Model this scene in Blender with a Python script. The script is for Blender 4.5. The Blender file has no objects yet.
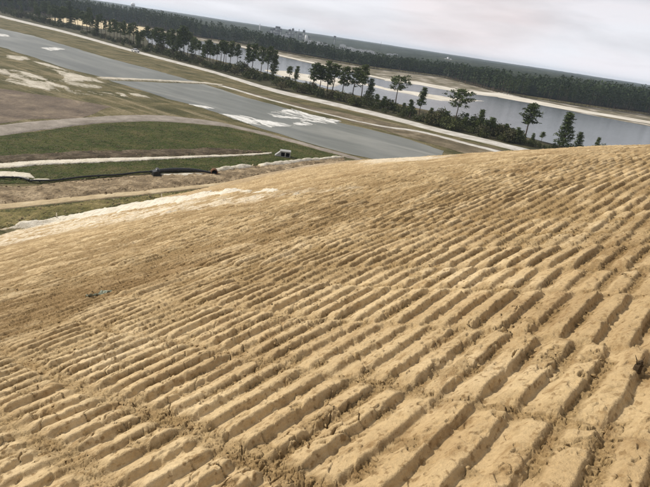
import bpy, bmesh, math, random
import numpy as np
from mathutils import Vector, Matrix
from mathutils.geometry import tessellate_polygon

scene = bpy.context.scene
col = scene.collection
R = math.radians
random.seed(11)

# ------------------------------------------------------------------ camera
CAM_H = 25.0
cam_data = bpy.data.cameras.new("camera")
cam = bpy.data.objects.new("camera", cam_data)
col.objects.link(cam)
cam_data.sensor_width = 36.0
cam_data.lens = 28.8
cam_data.clip_start = 0.1
cam_data.clip_end = 20000
cam.matrix_world = (Matrix.Translation((0, 0, CAM_H)) @ Matrix.Rotation(R(90 - 21.65), 4, 'X')
                    @ Matrix.Rotation(R(8.7), 4, 'Z'))
scene.camera = cam

# ------------------------------------------------------------------ sky and sun
SUN_AZ, SUN_EL = -66.0, 36.0        # degrees from straight ahead (minus = left), height
world = bpy.data.worlds.new("World")
scene.world = world
world.use_nodes = True
wt = world.node_tree
wt.nodes.clear()
def wn(t, **kw):
    n = wt.nodes.new(t)
    for k, v in kw.items(): setattr(n, k, v)
    return n
wl = wt.links.new
sky = wn('ShaderNodeTexSky', sky_type='NISHITA', sun_disc=False)
sky.sun_elevation = R(SUN_EL); sky.sun_rotation = R(SUN_AZ)
sky.air_density = 1.0; sky.dust_density = 3.0
tc = wn('ShaderNodeTexCoord')
mp = wn('ShaderNodeMapping'); mp.inputs['Scale'].default_value = (2.2, 2.2, 13.0)
wl(tc.outputs['Generated'], mp.inputs['Vector'])
cn = wn('ShaderNodeTexNoise'); cn.inputs['Scale'].default_value = 1.6
cn.inputs['Detail'].default_value = 6; cn.inputs['Roughness'].default_value = .5
cn.inputs['Distortion'].default_value = .35
wl(mp.outputs['Vector'], cn.inputs['Vector'])
cr = wn('ShaderNodeValToRGB')
cr.color_ramp.elements[0].position = .34; cr.color_ramp.elements[0].color = (4.9, 4.93, 5.25, 1)
cr.color_ramp.elements[1].position = .62; cr.color_ramp.elements[1].color = (6.5, 6.55, 6.95, 1)
wl(cn.outputs['Fac'], cr.inputs['Fac'])
sp = wn('ShaderNodeSeparateXYZ'); wl(tc.outputs['Generated'], sp.inputs[0])
hz = wn('ShaderNodeMapRange'); hz.inputs['From Min'].default_value = 0.0; hz.inputs['From Max'].default_value = .30
hz.inputs['To Min'].default_value = 1.30; hz.inputs['To Max'].default_value = .92
wl(sp.outputs['Z'], hz.inputs['Value'])
ml = wn('ShaderNodeVectorMath', operation='SCALE')
tn = wn('ShaderNodeTexNoise'); tn.inputs['Scale'].default_value = 2.3; tn.inputs['Detail'].default_value = 2
wl(mp.outputs['Vector'], tn.inputs['Vector'])
tr_ = wn('ShaderNodeValToRGB'); tr_.color_ramp.elements[0].position = .45; tr_.color_ramp.elements[0].color = (1, 1, 1, 1)
tr_.color_ramp.elements[1].position = .70; tr_.color_ramp.elements[1].color = (1.03, .99, .98, 1)
wl(tn.outputs['Fac'], tr_.inputs['Fac'])
tm = wn('ShaderNodeVectorMath', operation='MULTIPLY'); wl(cr.outputs['Color'], tm.inputs[0]); wl(tr_.outputs['Color'], tm.inputs[1])
dp = wn('ShaderNodeVectorMath', operation='DOT_PRODUCT'); wl(tc.outputs['Generated'], dp.inputs[0]); dp.inputs[1].default_value = (0.1894, 0.9766, 0.1016)
dr = wn('ShaderNodeMapRange', interpolation_type='SMOOTHSTEP'); dr.inputs['From Min'].default_value = .986; dr.inputs['From Max'].default_value = 1.0
wl(dp.outputs['Value'], dr.inputs['Value'])
pk = wn('ShaderNodeMixRGB', blend_type='MULTIPLY'); pk.inputs['Color2'].default_value = (1.03, .955, .925, 1)
wl(dr.outputs['Result'], pk.inputs['Fac']); wl(tm.outputs['Vector'], pk.inputs['Color1'])
wl(pk.outputs['Color'], ml.inputs[0]); wl(hz.outputs['Result'], ml.inputs['Scale'])
mx = wn('ShaderNodeMixRGB'); mx.inputs['Fac'].default_value = .93
wl(sky.outputs['Color'], mx.inputs['Color1']); wl(ml.outputs['Vector'], mx.inputs['Color2'])
bg = wn('ShaderNodeBackground'); bg.inputs['Strength'].default_value = 0.1
wl(mx.outputs['Color'], bg.inputs['Color'])
wo = wn('ShaderNodeOutputWorld'); wl(bg.outputs['Background'], wo.inputs['Surface'])

sun_data = bpy.data.lights.new("sun", 'SUN')
sun_data.energy = 4.0; sun_data.angle = R(5); sun_data.color = (1.0, .94, .85)
sun = bpy.data.objects.new("sun", sun_data); col.objects.link(sun)
sd = Vector((math.sin(R(SUN_AZ)) * math.cos(R(SUN_EL)), math.cos(R(SUN_AZ)) * math.cos(R(SUN_EL)), math.sin(R(SUN_EL))))
sun.rotation_euler = (-sd).to_track_quat('-Z', 'Y').to_euler()
sun.location = (-40, 30, 60)

scene.view_settings.view_transform = 'Standard'
scene.view_settings.look = 'None'
scene.view_settings.exposure = 0.22
scene.view_settings.gamma = 1.0

# world coordinates in metres (x right,y ahead,plain at z = 0)
POND_A = [(-274.4,378.8),(-219.5,337.3),(-189.4,322.2),(-152.6,289.8),(-114.2,256.9),(-87.8,238.9),(-65.5,220.3),(-59.3,219.1),(-85.7,187.8),(-103.8,196.4),(-127.6,216.1),(-153.9,235.4),(-197.3,271.1)]
POND_B = [(-82.4,182.7),(-56.9,213.4),(-40.4,196.4),(-17.9,179.5),(1.2,166.2),(11.5,161.3),(18.2,156.7),(24.1,151.2),(28.9,144.7),(25.5,131.4),(9.7,120.3),(1.4,121.6),(-5.8,125.8),(-13.6,131.5),(-22.2,137.7),(-33.1,147.8),(-45.5,158.3),(-54.3,162.7),(-64.2,169.8),(-75.5,178.1)]
DIKE = [(-88.7,186.5),(-75.2,202.7),(-58.7,219.8),(-51.1,220.9),(-50.1,216.7),(-57.1,214.0),(-73.2,197.5),(-83.6,182.5)]
POND_SAND = [[(-34.5,149.4),(-30.2,153.2),(-24.5,151.1),(-16.0,151.0),(-14.6,146.8),(-19.3,140.5),(-25.7,141.2)],[(-25.5,164.2),(-18.2,181.9),(-11.4,175.5),(-0.5,170.9),(-2.8,162.2),(-11.6,159.5),(-6.1,156.0),(-14.7,147.6),(-13.2,160.9),(-20.7,159.3)],[(-46.2,158.6),(-42.3,159.8),(-38.1,157.7),(-41.0,155.2)],[(-148.8,257.5),(-149.1,271.3),(-142.6,269.7),(-140.1,252.2)],[(-199.6,302.0),(-192.2,301.9),(-184.6,291.5),(-187.8,283.9)]]
ROAD_EDGE = [[(-420.9,583.3),(-319.1,491.8),(-261.9,446.7),(-215.4,411.3),(-134.1,331.1),(-78.8,283.8),(-65.1,271.1),(-32.1,234.0),(-15.1,225.5),(0.8,216.3),(18.7,203.7),(34.3,189.0),(45.0,183.6),(61.4,172.3),(71.1,163.4)],[(-376.4,521.2),(-299.1,460.8),(-245.5,418.4),(-202.8,387.2),(-127.6,315.1),(-75.3,271.3),(-62.2,259.1),(-30.3,221.4),(-14.1,212.8),(0.9,203.6),(17.9,192.4),(32.7,178.7),(42.9,173.6),(58.4,162.8),(67.5,154.1)]]
LOWER_PATH = [[(-58.8,220.1),(-51.8,220.5),(-30.1,199.7),(-8.6,184.6),(12.0,173.3),(25.8,177.9),(38.9,166.7),(50.4,158.7),(55.6,153.9)],[(-57.9,217.0),(-50.8,216.4),(-29.5,196.0),(-8.4,181.9),(11.9,170.9),(25.3,174.0),(38.1,162.7),(49.2,154.5),(54.2,149.6)]]
BARE_VERGE = [(-56.8,226.8),(-45.3,215.3),(-24.9,200.9),(-5.6,194.3),(12.5,185.5),(31.7,171.9),(49.3,164.0),(49.0,156.9),(36.0,145.2),(28.7,152.5),(18.5,160.4),(11.8,168.3),(2.1,172.4),(-8.7,185.8),(-30.3,201.1),(-51.2,221.6)]
GRAVEL = [[(-67.6,90.1),(-65.9,98.8),(-62.9,107.3),(-59.4,114.7),(-54.5,124.5),(-48.6,132.9),(-42.3,135.8),(-33.8,137.5),(-21.3,132.9),(-11.7,128.2),(1.5,120.7),(6.1,117.8)],[(-62.7,83.4),(-60.9,91.0),(-57.6,101.8),(-54.7,110.1),(-51.0,118.0),(-46.0,124.5),(-40.0,128.6),(-28.8,132.5),(-18.4,128.8),(-9.1,123.7),(1.5,118.0),(6.1,114.7)]]
BROWN_SOIL = [(-105.9,143.6),(-91.0,137.8),(-82.7,137.2),(-74.4,136.7),(-60.3,134.8),(-59.0,123.6),(-60.0,115.7),(-63.4,108.2),(-66.4,99.6),(-68.0,90.8)]
SAND_STREAK = [[(-135.2,211.3),(-130.6,214.4),(-124.1,208.2),(-123.6,200.1),(-128.2,201.5)],[(-120.0,203.2),(-114.0,203.3),(-100.8,191.3),(-88.3,182.1),(-77.7,173.9),(-74.7,162.8),(-78.2,157.9),(-85.7,161.2),(-91.1,162.6),(-94.6,178.2)],[(-107.3,168.1),(-96.0,165.2),(-77.8,154.1),(-63.8,163.8),(-58.9,159.1),(-72.8,144.2),(-87.1,144.7),(-99.1,150.3)],[(-119.0,171.1),(-104.8,174.7),(-86.6,159.5),(-98.7,159.3),(-110.8,159.0)]]
GREEN_FIELD = [(-62.3,82.8),(-60.7,90.7),(-57.3,101.4),(-54.5,109.6),(-50.8,117.5),(-45.8,123.9),(-39.8,128.0),(-28.7,131.8),(-18.4,128.0),(-9.2,123.1),(0.4,118.0),(-8.2,110.8),(-14.5,109.3),(-24.8,107.3),(-35.8,97.2),(-45.0,88.4),(-53.2,79.1),(-56.4,74.6)]
DARK_STRIP = [(-56.4,74.6),(-53.4,79.3),(-45.2,88.7),(-36.0,97.6),(-24.9,107.7),(-14.3,111.0),(-23.2,100.9),(-35.5,89.0),(-46.5,78.6),(-50.0,74.2),(-53.2,70.1)]
SAND_PATH = [(-53.5,70.6),(-50.6,75.0),(-47.1,79.6),(-35.8,89.8),(-29.5,95.6),(-23.3,101.2),(-17.1,107.3),(-14.3,110.7),(-14.1,109.4),(-16.9,106.0),(-22.9,99.8),(-29.0,93.9),(-35.1,88.0),(-45.8,77.3),(-49.1,72.7),(-52.2,68.7)]
GREEN_STRIP = [(-52.2,68.7),(-49.2,72.8),(-45.8,77.4),(-35.1,88.2),(-22.9,99.9),(-14.1,109.6),(-4.1,115.3),(1.5,117.7),(1.5,116.7),(-7.8,107.5),(-18.6,93.6),(-22.6,88.6),(-30.7,81.3),(-37.1,74.2),(-41.2,69.4),(-45.1,66.6),(-48.5,63.6)]
DITCH_SAND = [[(-50.2,69.9),(-47.0,72.6),(-44.6,72.6),(-43.1,71.1),(-45.0,69.7),(-48.7,67.7)],[(-42.9,70.5),(-41.1,71.2),(-40.7,70.5),(-42.3,69.5)],[(-29.0,82.4),(-26.0,84.5),(-22.4,86.5),(-22.9,84.5),(-27.5,81.6)]]
DIRT_BANK = [(-48.0,62.9),(-44.5,65.6),(-42.4,66.6),(-39.9,69.6),(-36.9,73.7),(-30.5,80.8),(-22.4,87.7),(-18.5,93.2),(-12.8,100.9),(-7.8,107.4),(1.5,116.7),(1.7,110.7),(-8.7,96.8),(-18.6,82.1),(-26.6,73.1),(-34.9,64.6),(-40.2,58.9),(-43.1,55.9)]
PALE_EDGE = [[(-21.8,89.5),(-19.5,93.4),(-15.9,97.4),(-15.6,95.6),(-19.0,91.3),(-21.2,88.4)],[(-15.1,98.4),(-11.4,102.7),(-6.5,108.9),(-0.7,115.8),(1.5,117.1),(-6.3,106.6),(-11.1,100.6),(-14.4,96.6)]]
DIRT_ROAD = [[(-43.2,56.1),(-40.4,59.3),(-35.0,65.0),(-31.1,69.1),(-26.7,73.6),(-18.6,82.4),(-16.6,84.6)],[(-41.9,54.3),(-39.3,57.4),(-34.1,63.2),(-30.3,67.3),(-26.0,71.7),(-18.2,80.8),(-16.3,83.3)]]
OLIVE = [(-41.9,54.3),(-39.3,57.4),(-34.1,63.2),(-26.0,71.7),(-20.6,77.6),(-19.7,74.4),(-25.0,68.1),(-31.6,59.2),(-35.9,52.2),(-37.6,48.4)]
BERM = [(-38.66,49.78),(-36.34,52.89),(-34.69,55.86),(-32.03,59.19),(-29.53,62.7),(-22.22,55.86),(-18.33,53.59),(-11.04,41.71),(-6.48,35.14),(-4.22,30.84),(-2.97,28.23),(-3.12,27.18),(-4.03,28.73),(-5.79,31.44),(-7.85,33.54),(-10.24,35.99),(-15.23,41.53),(-22.73,48.22),(-32.3,55.85),(-35.52,51.6),(-37.59,48.29)]
BERM_FRINGE = [(-37.69,48.42),(-35.43,51.46),(-31.33,57.85),(-16.64,41.85),(-9.21,34.84),(-4.16,28.85),(-0.15,21.68),(2.01,17.85),(1.95,17.2),(0.26,18.26),(-2.95,20.74),(-6.22,23.62),(-10.16,25.56),(-15.56,28.67),(-20.52,29.69),(-22.51,28.76)]
CREST_SAND = [(2.92,67.55),(9.8,122.09),(17.61,128.8),(7.65,39.53),(6.17,35.09),(4.67,38.96),(2.81,44.27)]
PIPE = [(-49.1,67.3),(-46.4,68.6),(-45.2,68.8),(-44.6,69.7),(-43.2,69.3),(-41.9,69.0),(-40.3,70.2),(-37.2,74.3),(-33.5,78.2),(-30.8,81.4),(-28.9,83.3)]
CULVERT = [(-30.0,81.5),(-27.3,84.4),(-24.0,86.4),(-21.2,86.6)]
FLAP = [(-28.3,80.5)]
BOX = [(-12.6,108.5),(-9.8,109.6)]
STAKES = [(-17.68,51.69),(-32.47,57.69),(-9.87,38.2),(-9.12,37.3)]
STAKE_H = [5,5,4,4]
LAKE = [(-247.9,634.6),(-221.9,643.6),(-164.9,588.5),(-123.2,580.7),(-55.1,499.9),(-9.2,444.3),(25.7,405.7),(53.5,418.0),(70.8,405.5),(85.9,402.3),(97.7,408.4),(114.9,416.1),(129.5,405.9),(160.2,374.2),(196.3,351.9),(234.7,322.4),(141.7,188.3),(111.1,191.5),(93.3,192.4),(78.6,192.1),(67.2,203.1),(56.1,222.2),(42.1,240.8),(19.3,255.0),(-1.5,265.6),(-25.9,284.9),(-42.4,303.2),(-68.1,333.6),(-102.2,366.5),(-153.2,411.9)]
SPIT = [(-53.6,328.7),(-42.1,348.9),(-28.8,345.2),(-6.5,352.4),(9.8,350.9),(24.5,333.6),(41.3,339.7),(50.5,338.1),(62.5,334.6),(87.3,350.1),(73.1,325.2),(51.6,303.2),(43.3,305.2),(35.7,315.3),(23.5,317.3),(9.5,330.7),(-2.7,326.5),(-9.6,279.8),(-24.0,299.4),(-36.0,301.2)]
SHORE = [(-295.8,692.3),(-285.7,767.2),(-187.5,668.5),(-143.2,673.5),(-67.3,604.9),(10.1,561.3),(99.4,618.8),(133.4,461.3),(196.7,463.8),(268.6,487.9),(316.6,440.4),(229.8,315.3),(194.0,347.6),(158.3,369.4),(127.2,398.1),(112.5,406.8),(95.7,399.4),(84.2,393.5),(69.4,396.6),(52.4,408.6),(25.3,396.8),(-9.0,437.6),(-54.1,491.5),(-120.8,569.4),(-161.7,577.0),(-226.7,609.2)]
SHORE_SAND = [[(26.9,428.4),(57.4,451.8),(76.1,438.5),(92.1,433.5),(108.1,447.4),(125.8,458.0),(113.7,411.4),(96.5,402.7),(84.8,396.7),(69.9,399.9),(52.8,412.1),(25.5,400.1)],[(110.2,442.2),(139.0,491.4),(143.2,451.2),(175.3,411.3),(222.2,400.7),(266.2,367.8),(250.9,345.7),(208.4,374.7),(163.4,382.1),(127.5,399.2),(112.5,406.8)],[(-127.4,616.1),(-59.1,534.5),(-10.1,473.1),(26.9,428.4),(25.9,409.1),(-9.4,451.2),(-56.1,508.6),(-122.3,591.4)]]
LEFT_SAND = [(-316.5,557.9),(-339.7,636.4),(-361.4,722.0),(-353.2,761.3),(-312.8,764.8),(-237.4,688.6),(-205.4,552.1),(-226.6,530.3),(-248.1,524.1),(-288.6,536.5)]
FOREST_EDGE = [(-562.4,742.8),(-421.4,650.8),(-356.9,629.5),(-356.2,711.5),(-321.1,785.1),(-183.4,653.8),(-140.0,658.5),(-66.7,600.0),(10.0,555.0),(97.4,606.1),(131.5,454.1),(193.7,456.5),(266.0,483.1),(315.1,416.0)]
PINES = [(-68.5,308.2,13.9,0),(-63.2,302.2,13.0,1),(-56.9,299.2,14.1,2),(-53.9,297.7,14.6,0),(-46.3,281.9,14.4,3),(-42.1,276.3,15.2,1),(-39.7,281.3,13.9,4),(-28.6,257.6,8.8,5),(-25.5,257.6,9.3,2),(-15.7,238.4,12.9,0),(-12.8,240.8,12.1,1),(-9.5,239.0,14.3,2),(-7.0,238.3,13.8,5),(-2.4,236.5,13.3,0),(2.1,234.7,13.7,3),(5.8,231.9,15.3,1),(9.3,232.8,10.4,4),(21.7,241.3,12.5,6),(29.9,217.5,11.0,2),(41.9,203.0,13.0,6),(45.3,201.4,5.4,5),(48.6,193.1,8.2,4),(51.7,187.4,6.5,1),(66.6,196.2,12.4,0),(73.9,179.5,12.5,7),(81.8,185.5,6.5,4),(91.8,193.1,4.9,4),(67.8,181.8,5.0,5)]
PINES_ROW = [(-251.8,461.5,13.0,1),(-246.4,457.8,13.9,4),(-243.7,458.4,15.4,0),(-252.7,481.4,14.6,0),(-254.3,491.4,17.6,4),(-244.4,479.1,13.8,1),(-250.5,495.8,14.3,0),(-226.5,456.0,14.1,1),(-201.6,412.4,13.8,3),(-216.4,447.6,16.0,2),(-210.2,439.9,12.8,2),(-191.5,407.3,14.2,4),(-198.2,428.5,14.9,5),(-197.0,433.5,11.7,2),(-177.2,397.4,12.4,2),(-169.1,385.9,13.7,0),(-171.0,395.5,12.0,0),(-158.6,371.9,12.7,3),(-161.2,385.2,13.9,2),(-147.7,360.1,13.2,1),(-151.3,375.9,13.8,3),(-136.7,346.6,10.5,4),(-136.2,350.0,10.0,3),(-135.0,351.7,11.1,5),(-141.9,378.0,12.8,0),(-133.2,361.9,12.1,1),(-123.8,343.4,14.0,0),(-122.1,346.2,14.0,4),(-118.8,342.3,11.8,5),(-119.1,350.5,13.4,2),(-113.2,338.0,12.1,0),(-108.2,329.4,14.9,4),(-104.7,325.4,12.3,2),(-104.7,330.6,15.1,2),(-103.6,334.9,15.4,0),(-100.7,334.0,14.8,5),(-94.2,319.2,12.1,2),(-89.4,310.6,12.9,1),(-84.4,300.8,11.8,5),(-81.0,297.4,10.6,2),(-80.9,304.8,12.9,0),(-83.3,320.4,11.7,1),(-75.4,296.6,11.3,1),(-78.0,315.3,11.0,1),(-73.1,303.9,13.8,5),(-71.1,302.6,13.8,5),(-70.6,306.9,11.0,5)]
PINES_LEFT = [(-303.7,499.6,10.5,4),(-483.6,773.9,17.8,0),(-367.1,585.1,17.2,4),(-409.4,638.0,19.2,2),(-342.1,600.0,13.3,2),(-485.8,782.6,21.3,0),(-458.0,665.9,20.0,5),(-368.8,630.6,18.2,5),(-366.5,626.3,17.2,5),(-329.4,560.1,16.2,1),(-335.4,588.4,12.1,3),(-484.3,798.4,22.6,2),(-388.1,616.7,18.2,3),(-462.1,683.4,21.4,0),(-392.4,587.4,18.7,5),(-368.8,587.4,14.7,4),(-466.8,703.6,20.1,3),(-278.2,479.3,14.9,2),(-425.5,683.9,16.2,2),(-280.4,505.1,13.9,1),(-474.9,798.5,25.1,1),(-465.3,697.0,22.0,5),(-473.7,757.8,22.4,1),(-441.8,712.9,20.5,5),(-379.4,643.2,18.8,2),(-359.9,588.8,15.2,1),(-388.0,587.7,11.9,5),(-436.9,781.0,18.0,0),(-469.0,712.9,18.7,1),(-289.3,511.9,16.3,3),(-397.3,701.6,22.4,2),(-422.1,688.9,18.8,0),(-490.3,801.2,25.4,1),(-459.0,670.5,16.2,5),(-465.5,698.2,22.6,0),(-367.2,602.0,16.1,0),(-281.0,487.5,11.3,4),(-323.7,580.4,16.7,4),(-419.9,709.4,19.3,4),(-386.9,591.8,19.6,4),(-446.6,765.2,17.6,0),(-460.5,676.6,16.4,5),(-484.5,777.5,16.7,2),(-254.0,464.6,15.3,3),(-276.3,476.8,12.5,1),(-384.8,656.8,20.1,2)]
PINES_BELT = [(12.0,216.7,5.9,1),(14.6,215.8,5.6,2),(22.9,215.3,4.4,4),(24.7,204.6,6.8,2),(31.3,198.7,5.6,4),(33.1,196.2,4.5,4),(37.3,199.3,5.3,4),(43.3,194.5,4.6,1),(46.5,197.0,5.0,1),(49.5,187.7,5.5,1),(54.4,188.0,4.6,4),(56.5,187.6,5.3,4),(58.9,187.9,4.0,1),(59.2,181.1,5.3,2),(65.0,182.6,4.0,4)]
SHRUBS_A = [(-415.4,598.7,6.8,0),(-435.9,632.1,6.2,2),(-417.1,608.9,4.3,0),(-390.8,574.2,5.0,0),(-416.8,617.7,7.4,2),(-377.9,563.7,4.3,1),(-391.6,589.2,5.3,0),(-388.5,589.0,8.2,3),(-380.4,580.3,6.1,0),(-367.1,564.5,7.0,2),(-375.1,582.6,5.8,0),(-336.8,527.2,5.9,2),(-359.0,566.9,6.0,0),(-320.6,511.0,6.9,2),(-337.8,542.6,4.9,0),(-308.0,497.9,6.4,0),(-337.9,550.3,7.0,0),(-302.7,496.7,6.7,3),(-309.2,512.5,5.5,3),(-302.3,506.4,3.8,1),(-304.3,514.7,6.0,0),(-283.3,483.8,4.7,1),(-278.1,479.0,6.3,1),(-272.5,472.9,5.8,1),(-293.5,514.1,7.0,1),(-263.0,464.2,4.9,3),(-272.1,484.6,5.8,2),(-256.6,461.9,5.4,3),(-248.2,450.1,3.5,0),(-252.0,462.3,4.9,1),(-239.8,443.6,3.7,1),(-242.7,454.2,3.3,0),(-247.8,469.1,3.4,1),(-235.4,450.2,3.7,2),(-243.1,469.9,4.7,2),(-225.7,439.6,2.4,0),(-227.0,447.7,3.6,1),(-226.1,449.7,3.8,0),(-203.6,409.8,2.5,1),(-198.7,404.9,2.4,0),(-204.7,422.2,2.3,2),(-203.0,422.9,3.0,0),(-191.0,401.2,4.0,0),(-193.1,409.3,4.1,0),(-191.0,409.0,2.4,2),(-180.0,389.9,3.8,1),(-177.4,389.3,3.7,3),(-172.5,384.1,3.1,2),(-175.0,393.6,2.2,0),(-161.6,368.1,3.2,2),(-161.2,372.8,2.7,3),(-162.4,379.9,3.6,1),(-150.1,355.3,2.3,0),(-158.3,380.0,3.9,2),(-153.9,374.1,3.0,0),(-149.4,367.6,3.6,1),(-138.4,345.1,2.2,0),(-136.6,345.6,3.3,2),(-138.6,354.6,2.4,1),(-140.7,363.9,2.3,3),(-126.6,332.1,3.1,0),(-124.8,331.2,3.4,0),(-130.6,352.5,4.5,2),(-125.6,343.0,2.6,1),(-119.1,330.8,4.3,0),(-121.0,341.5,4.1,3),(-119.0,341.0,4.6,3),(-113.0,328.9,3.5,2),(-110.2,325.2,4.0,2),(-106.0,317.6,2.5,1),(-108.3,330.7,4.2,3),(-99.4,309.0,4.4,0),(-97.3,308.2,4.0,1),(-101.9,327.0,4.2,2),(-93.7,306.8,3.4,2),(-92.2,306.3,2.9,1),(-88.6,299.5,2.2,0),(-93.0,319.3,4.1,3),(-85.1,297.3,3.1,1),(-87.3,311.2,3.4,3),(-84.8,309.2,3.0,3),(-78.5,291.9,3.5,2),(-76.4,290.1,3.2,0),(-73.8,285.2,3.0,0),(-72.4,285.8,3.2,1),(-70.3,283.3,3.0,1),(-71.7,294.5,4.0,2),(-67.6,282.7,2.7,2),(-67.1,287.0,2.3,2)]
SHRUBS_B = [(-64.3,280.7,4.8,1),(-68.0,303.5,3.2,2),(-62.1,283.0,4.6,1),(-57.9,272.4,4.2,3),(-61.2,293.2,3.6,2),(-59.4,291.1,5.4,0),(-58.6,294.6,5.3,3),(-51.2,264.5,3.6,1),(-49.6,263.3,3.2,2),(-52.6,284.7,3.9,3),(-47.5,268.1,5.1,2),(-45.6,265.7,3.9,0),(-42.7,257.5,2.6,0),(-42.9,270.9,3.7,2),(-40.7,270.3,3.4,1),(-38.0,266.2,4.3,0),(-33.6,250.8,3.7,0),(-33.7,262.4,2.7,0),(-29.2,237.9,3.5,3),(-30.4,259.2,4.3,2),(-27.6,250.6,3.7,0),(-26.4,251.0,2.9,0),(-24.8,250.1,3.9,0),(-22.0,236.6,3.9,0),(-20.2,235.4,2.9,3),(-18.9,238.5,4.4,0),(-18.3,246.4,4.0,1),(-17.1,253.0,3.9,3),(-14.8,236.7,4.1,2),(-12.7,230.8,3.8,1),(-12.6,250.2,2.5,1),(-9.9,235.1,3.4,1),(-8.2,227.4,2.9,3),(-6.6,231.1,3.8,3),(-5.3,241.5,2.4,1),(-3.0,228.0,4.1,0),(-1.7,240.9,2.4,3),(0.4,224.9,3.8,3),(1.3,238.6,3.3,1),(3.1,218.5,4.2,2),(4.2,220.5,3.2,0),(5.7,220.1,3.6,1),(7.5,236.1,3.2,2),(8.9,227.7,4.4,1),(10.3,222.0,2.8,1),(11.5,213.5,2.7,2),(12.9,221.3,3.0,1),(14.4,223.8,2.9,0),(15.5,211.2,2.1,1),(17.6,223.4,4.4,2),(19.1,223.8,3.7,0),(20.7,226.5,3.0,2),(21.1,214.4,3.5,1),(21.8,204.9,2.8,0),(23.9,213.8,3.4,0),(24.3,208.4,3.7,2),(26.4,217.0,3.3,1),(28.1,218.9,2.1,2),(27.2,201.0,2.4,1),(28.9,200.7,3.0,0),(31.0,205.1,2.5,0),(31.3,201.5,3.0,1),(31.5,197.0,3.8,1),(32.2,196.5,4.9,3),(33.6,200.9,3.1,1),(34.1,198.8,3.4,3),(35.0,199.5,4.3,0),(36.8,207.4,5.0,3),(37.8,209.4,5.1,1),(36.9,199.4,4.5,2),(36.6,192.5,4.4,1),(37.9,196.9,2.6,1),(37.7,191.0,5.0,1),(39.1,195.3,3.6,0),(41.5,205.1,2.9,2),(42.5,206.4,3.4,3),(42.6,203.3,2.8,2),(41.5,192.3,3.1,2),(44.3,202.9,4.9,0),(44.8,201.2,2.8,1),(45.9,201.7,3.0,0),(46.0,197.5,2.5,2),(45.1,190.2,2.5,1),(47.1,195.5,4.9,1),(47.3,192.9,2.6,0),(50.0,201.4,5.1,3),(49.1,194.6,3.7,1),(49.8,195.1,4.0,3),(48.5,186.2,4.1,3),(48.7,184.4,3.0,0),(51.4,193.2,4.2,1),(52.6,194.9,4.2,2),(53.3,194.8,5.1,2),(53.6,191.7,3.3,1),(54.3,191.8,3.1,2),(54.8,190.8,4.7,3),(55.8,191.0,4.2,0),(55.5,186.8,4.7,3),(54.8,181.9,3.0,0),(57.2,187.4,4.7,0),(56.5,182.2,4.5,3),(59.3,190.2,3.8,3),(58.0,183.3,4.2,0),(59.5,185.8,3.6,0),(61.3,189.9,3.7,2),(59.7,181.8,4.1,2),(63.0,190.5,3.5,1),(61.2,182.0,2.4,0),(63.5,185.2,1.1,3),(64.4,183.6,1.9,0),(65.0,180.8,2.2,1),(66.5,179.9,2.0,0),(68.5,180.1,1.3,0),(69.0,177.8,1.6,0),(71.4,179.9,2.4,2),(74.3,182.8,1.5,3),(74.5,178.4,1.1,0),(78.1,184.5,1.2,0),(79.7,184.8,2.3,1),(80.0,182.3,1.8,2),(84.9,189.6,2.0,0),(84.0,184.7,1.5,0),(86.6,186.9,2.0,2),(90.6,191.7,2.3,1),(92.6,193.3,2.5,1),(95.8,195.8,2.6,0)]
CAR = [(-130.4,317.4),(-122.8,311.8)]
SCRAP = [(-3.56,7.09),(-3.33,7.28)]
WEED = [(1.73,2.4)]
FAR = {'269': (-215.0,1363.2),'275': (-215.0,1464.3),'281': (-190.0,1397.1),'287': (-182.6,1458.6),'296': (-151.5,1391.8),'301': (-145.1,1452.8),'260': (-240.0,1379.3),'272': (-213.8,1403.8),'278': (-203.1,1435.7),'285': (-182.6,1418.3),'290': (-171.2,1429.8),'293': (-163.5,1430.7),'299': (-148.2,1432.4),'304': (-131.6,1393.8),'307': (-122.3,1374.6),'312': (-89.3,1116.4),'320': (-71.9,1097.6),'327': (-57.5,1088.5),'335': (-52.9,1379.0),'344': (-23.9,1079.7),'352': (-8.5,1120.0),'362': (11.5,1099.9),'372': (31.1,1089.6),'381': (61.8,1378.6),'392': (69.7,1077.7),'397': (80.9,1097.0),'300': (-119.3,1174.0),'309': (-90.2,1056.2),'316': (-87.0,1196.8),'324': (-59.9,1028.3),'331': (-52.8,1158.8),'339': (-32.4,1039.5),'348': (-18.3,1229.9),'357': (1.5,1030.0),'367': (23.4,1199.8),'377': (38.3,1019.3),'386': (61.8,1148.3),'404': (89.5,1036.1),'412': (112.4,1114.3),'420': (121.5,1053.0),'447': (199.2,1213.8),'449': (208.5,1242.6),'452': (218.4,1261.2),'462': (231.1,1208.1),'469': (245.8,1205.2),'475': (260.4,1212.3),'479': (260.1,1171.5),'464': (248.7,1276.0),'133': (-486.6,1205.5),'122': (-514.8,1215.5),'572': (327.1,838.4),'309b': (-119.5,1415.0)}
# ------------------------------------------------------------------ helpers
def _hash(ix, iy, seed):
    n = (ix.astype(np.int64) * 374761393 + iy.astype(np.int64) * 668265263 + seed * 1442695041) & 0xFFFFFFFF
    n = ((n ^ (n >> 13)) * 1274126177) & 0xFFFFFFFF
    n = n ^ (n >> 16)
    return (n & 0xFFFFFF).astype(np.float64) / float(0xFFFFFF)

def vnoise(x, y, seed=0):
    ix = np.floor(x); iy = np.floor(y)
    fx = x - ix; fy = y - iy
    fx = fx * fx * (3 - 2 * fx); fy = fy * fy * (3 - 2 * fy)
    ix = ix.astype(np.int64); iy = iy.astype(np.int64)
    a = _hash(ix, iy, seed); b = _hash(ix + 1, iy, seed)
    c = _hash(ix, iy + 1, seed); d = _hash(ix + 1, iy + 1, seed)
    return (a * (1 - fx) + b * fx) * (1 - fy) + (c * (1 - fx) + d * fx) * fy

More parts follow.
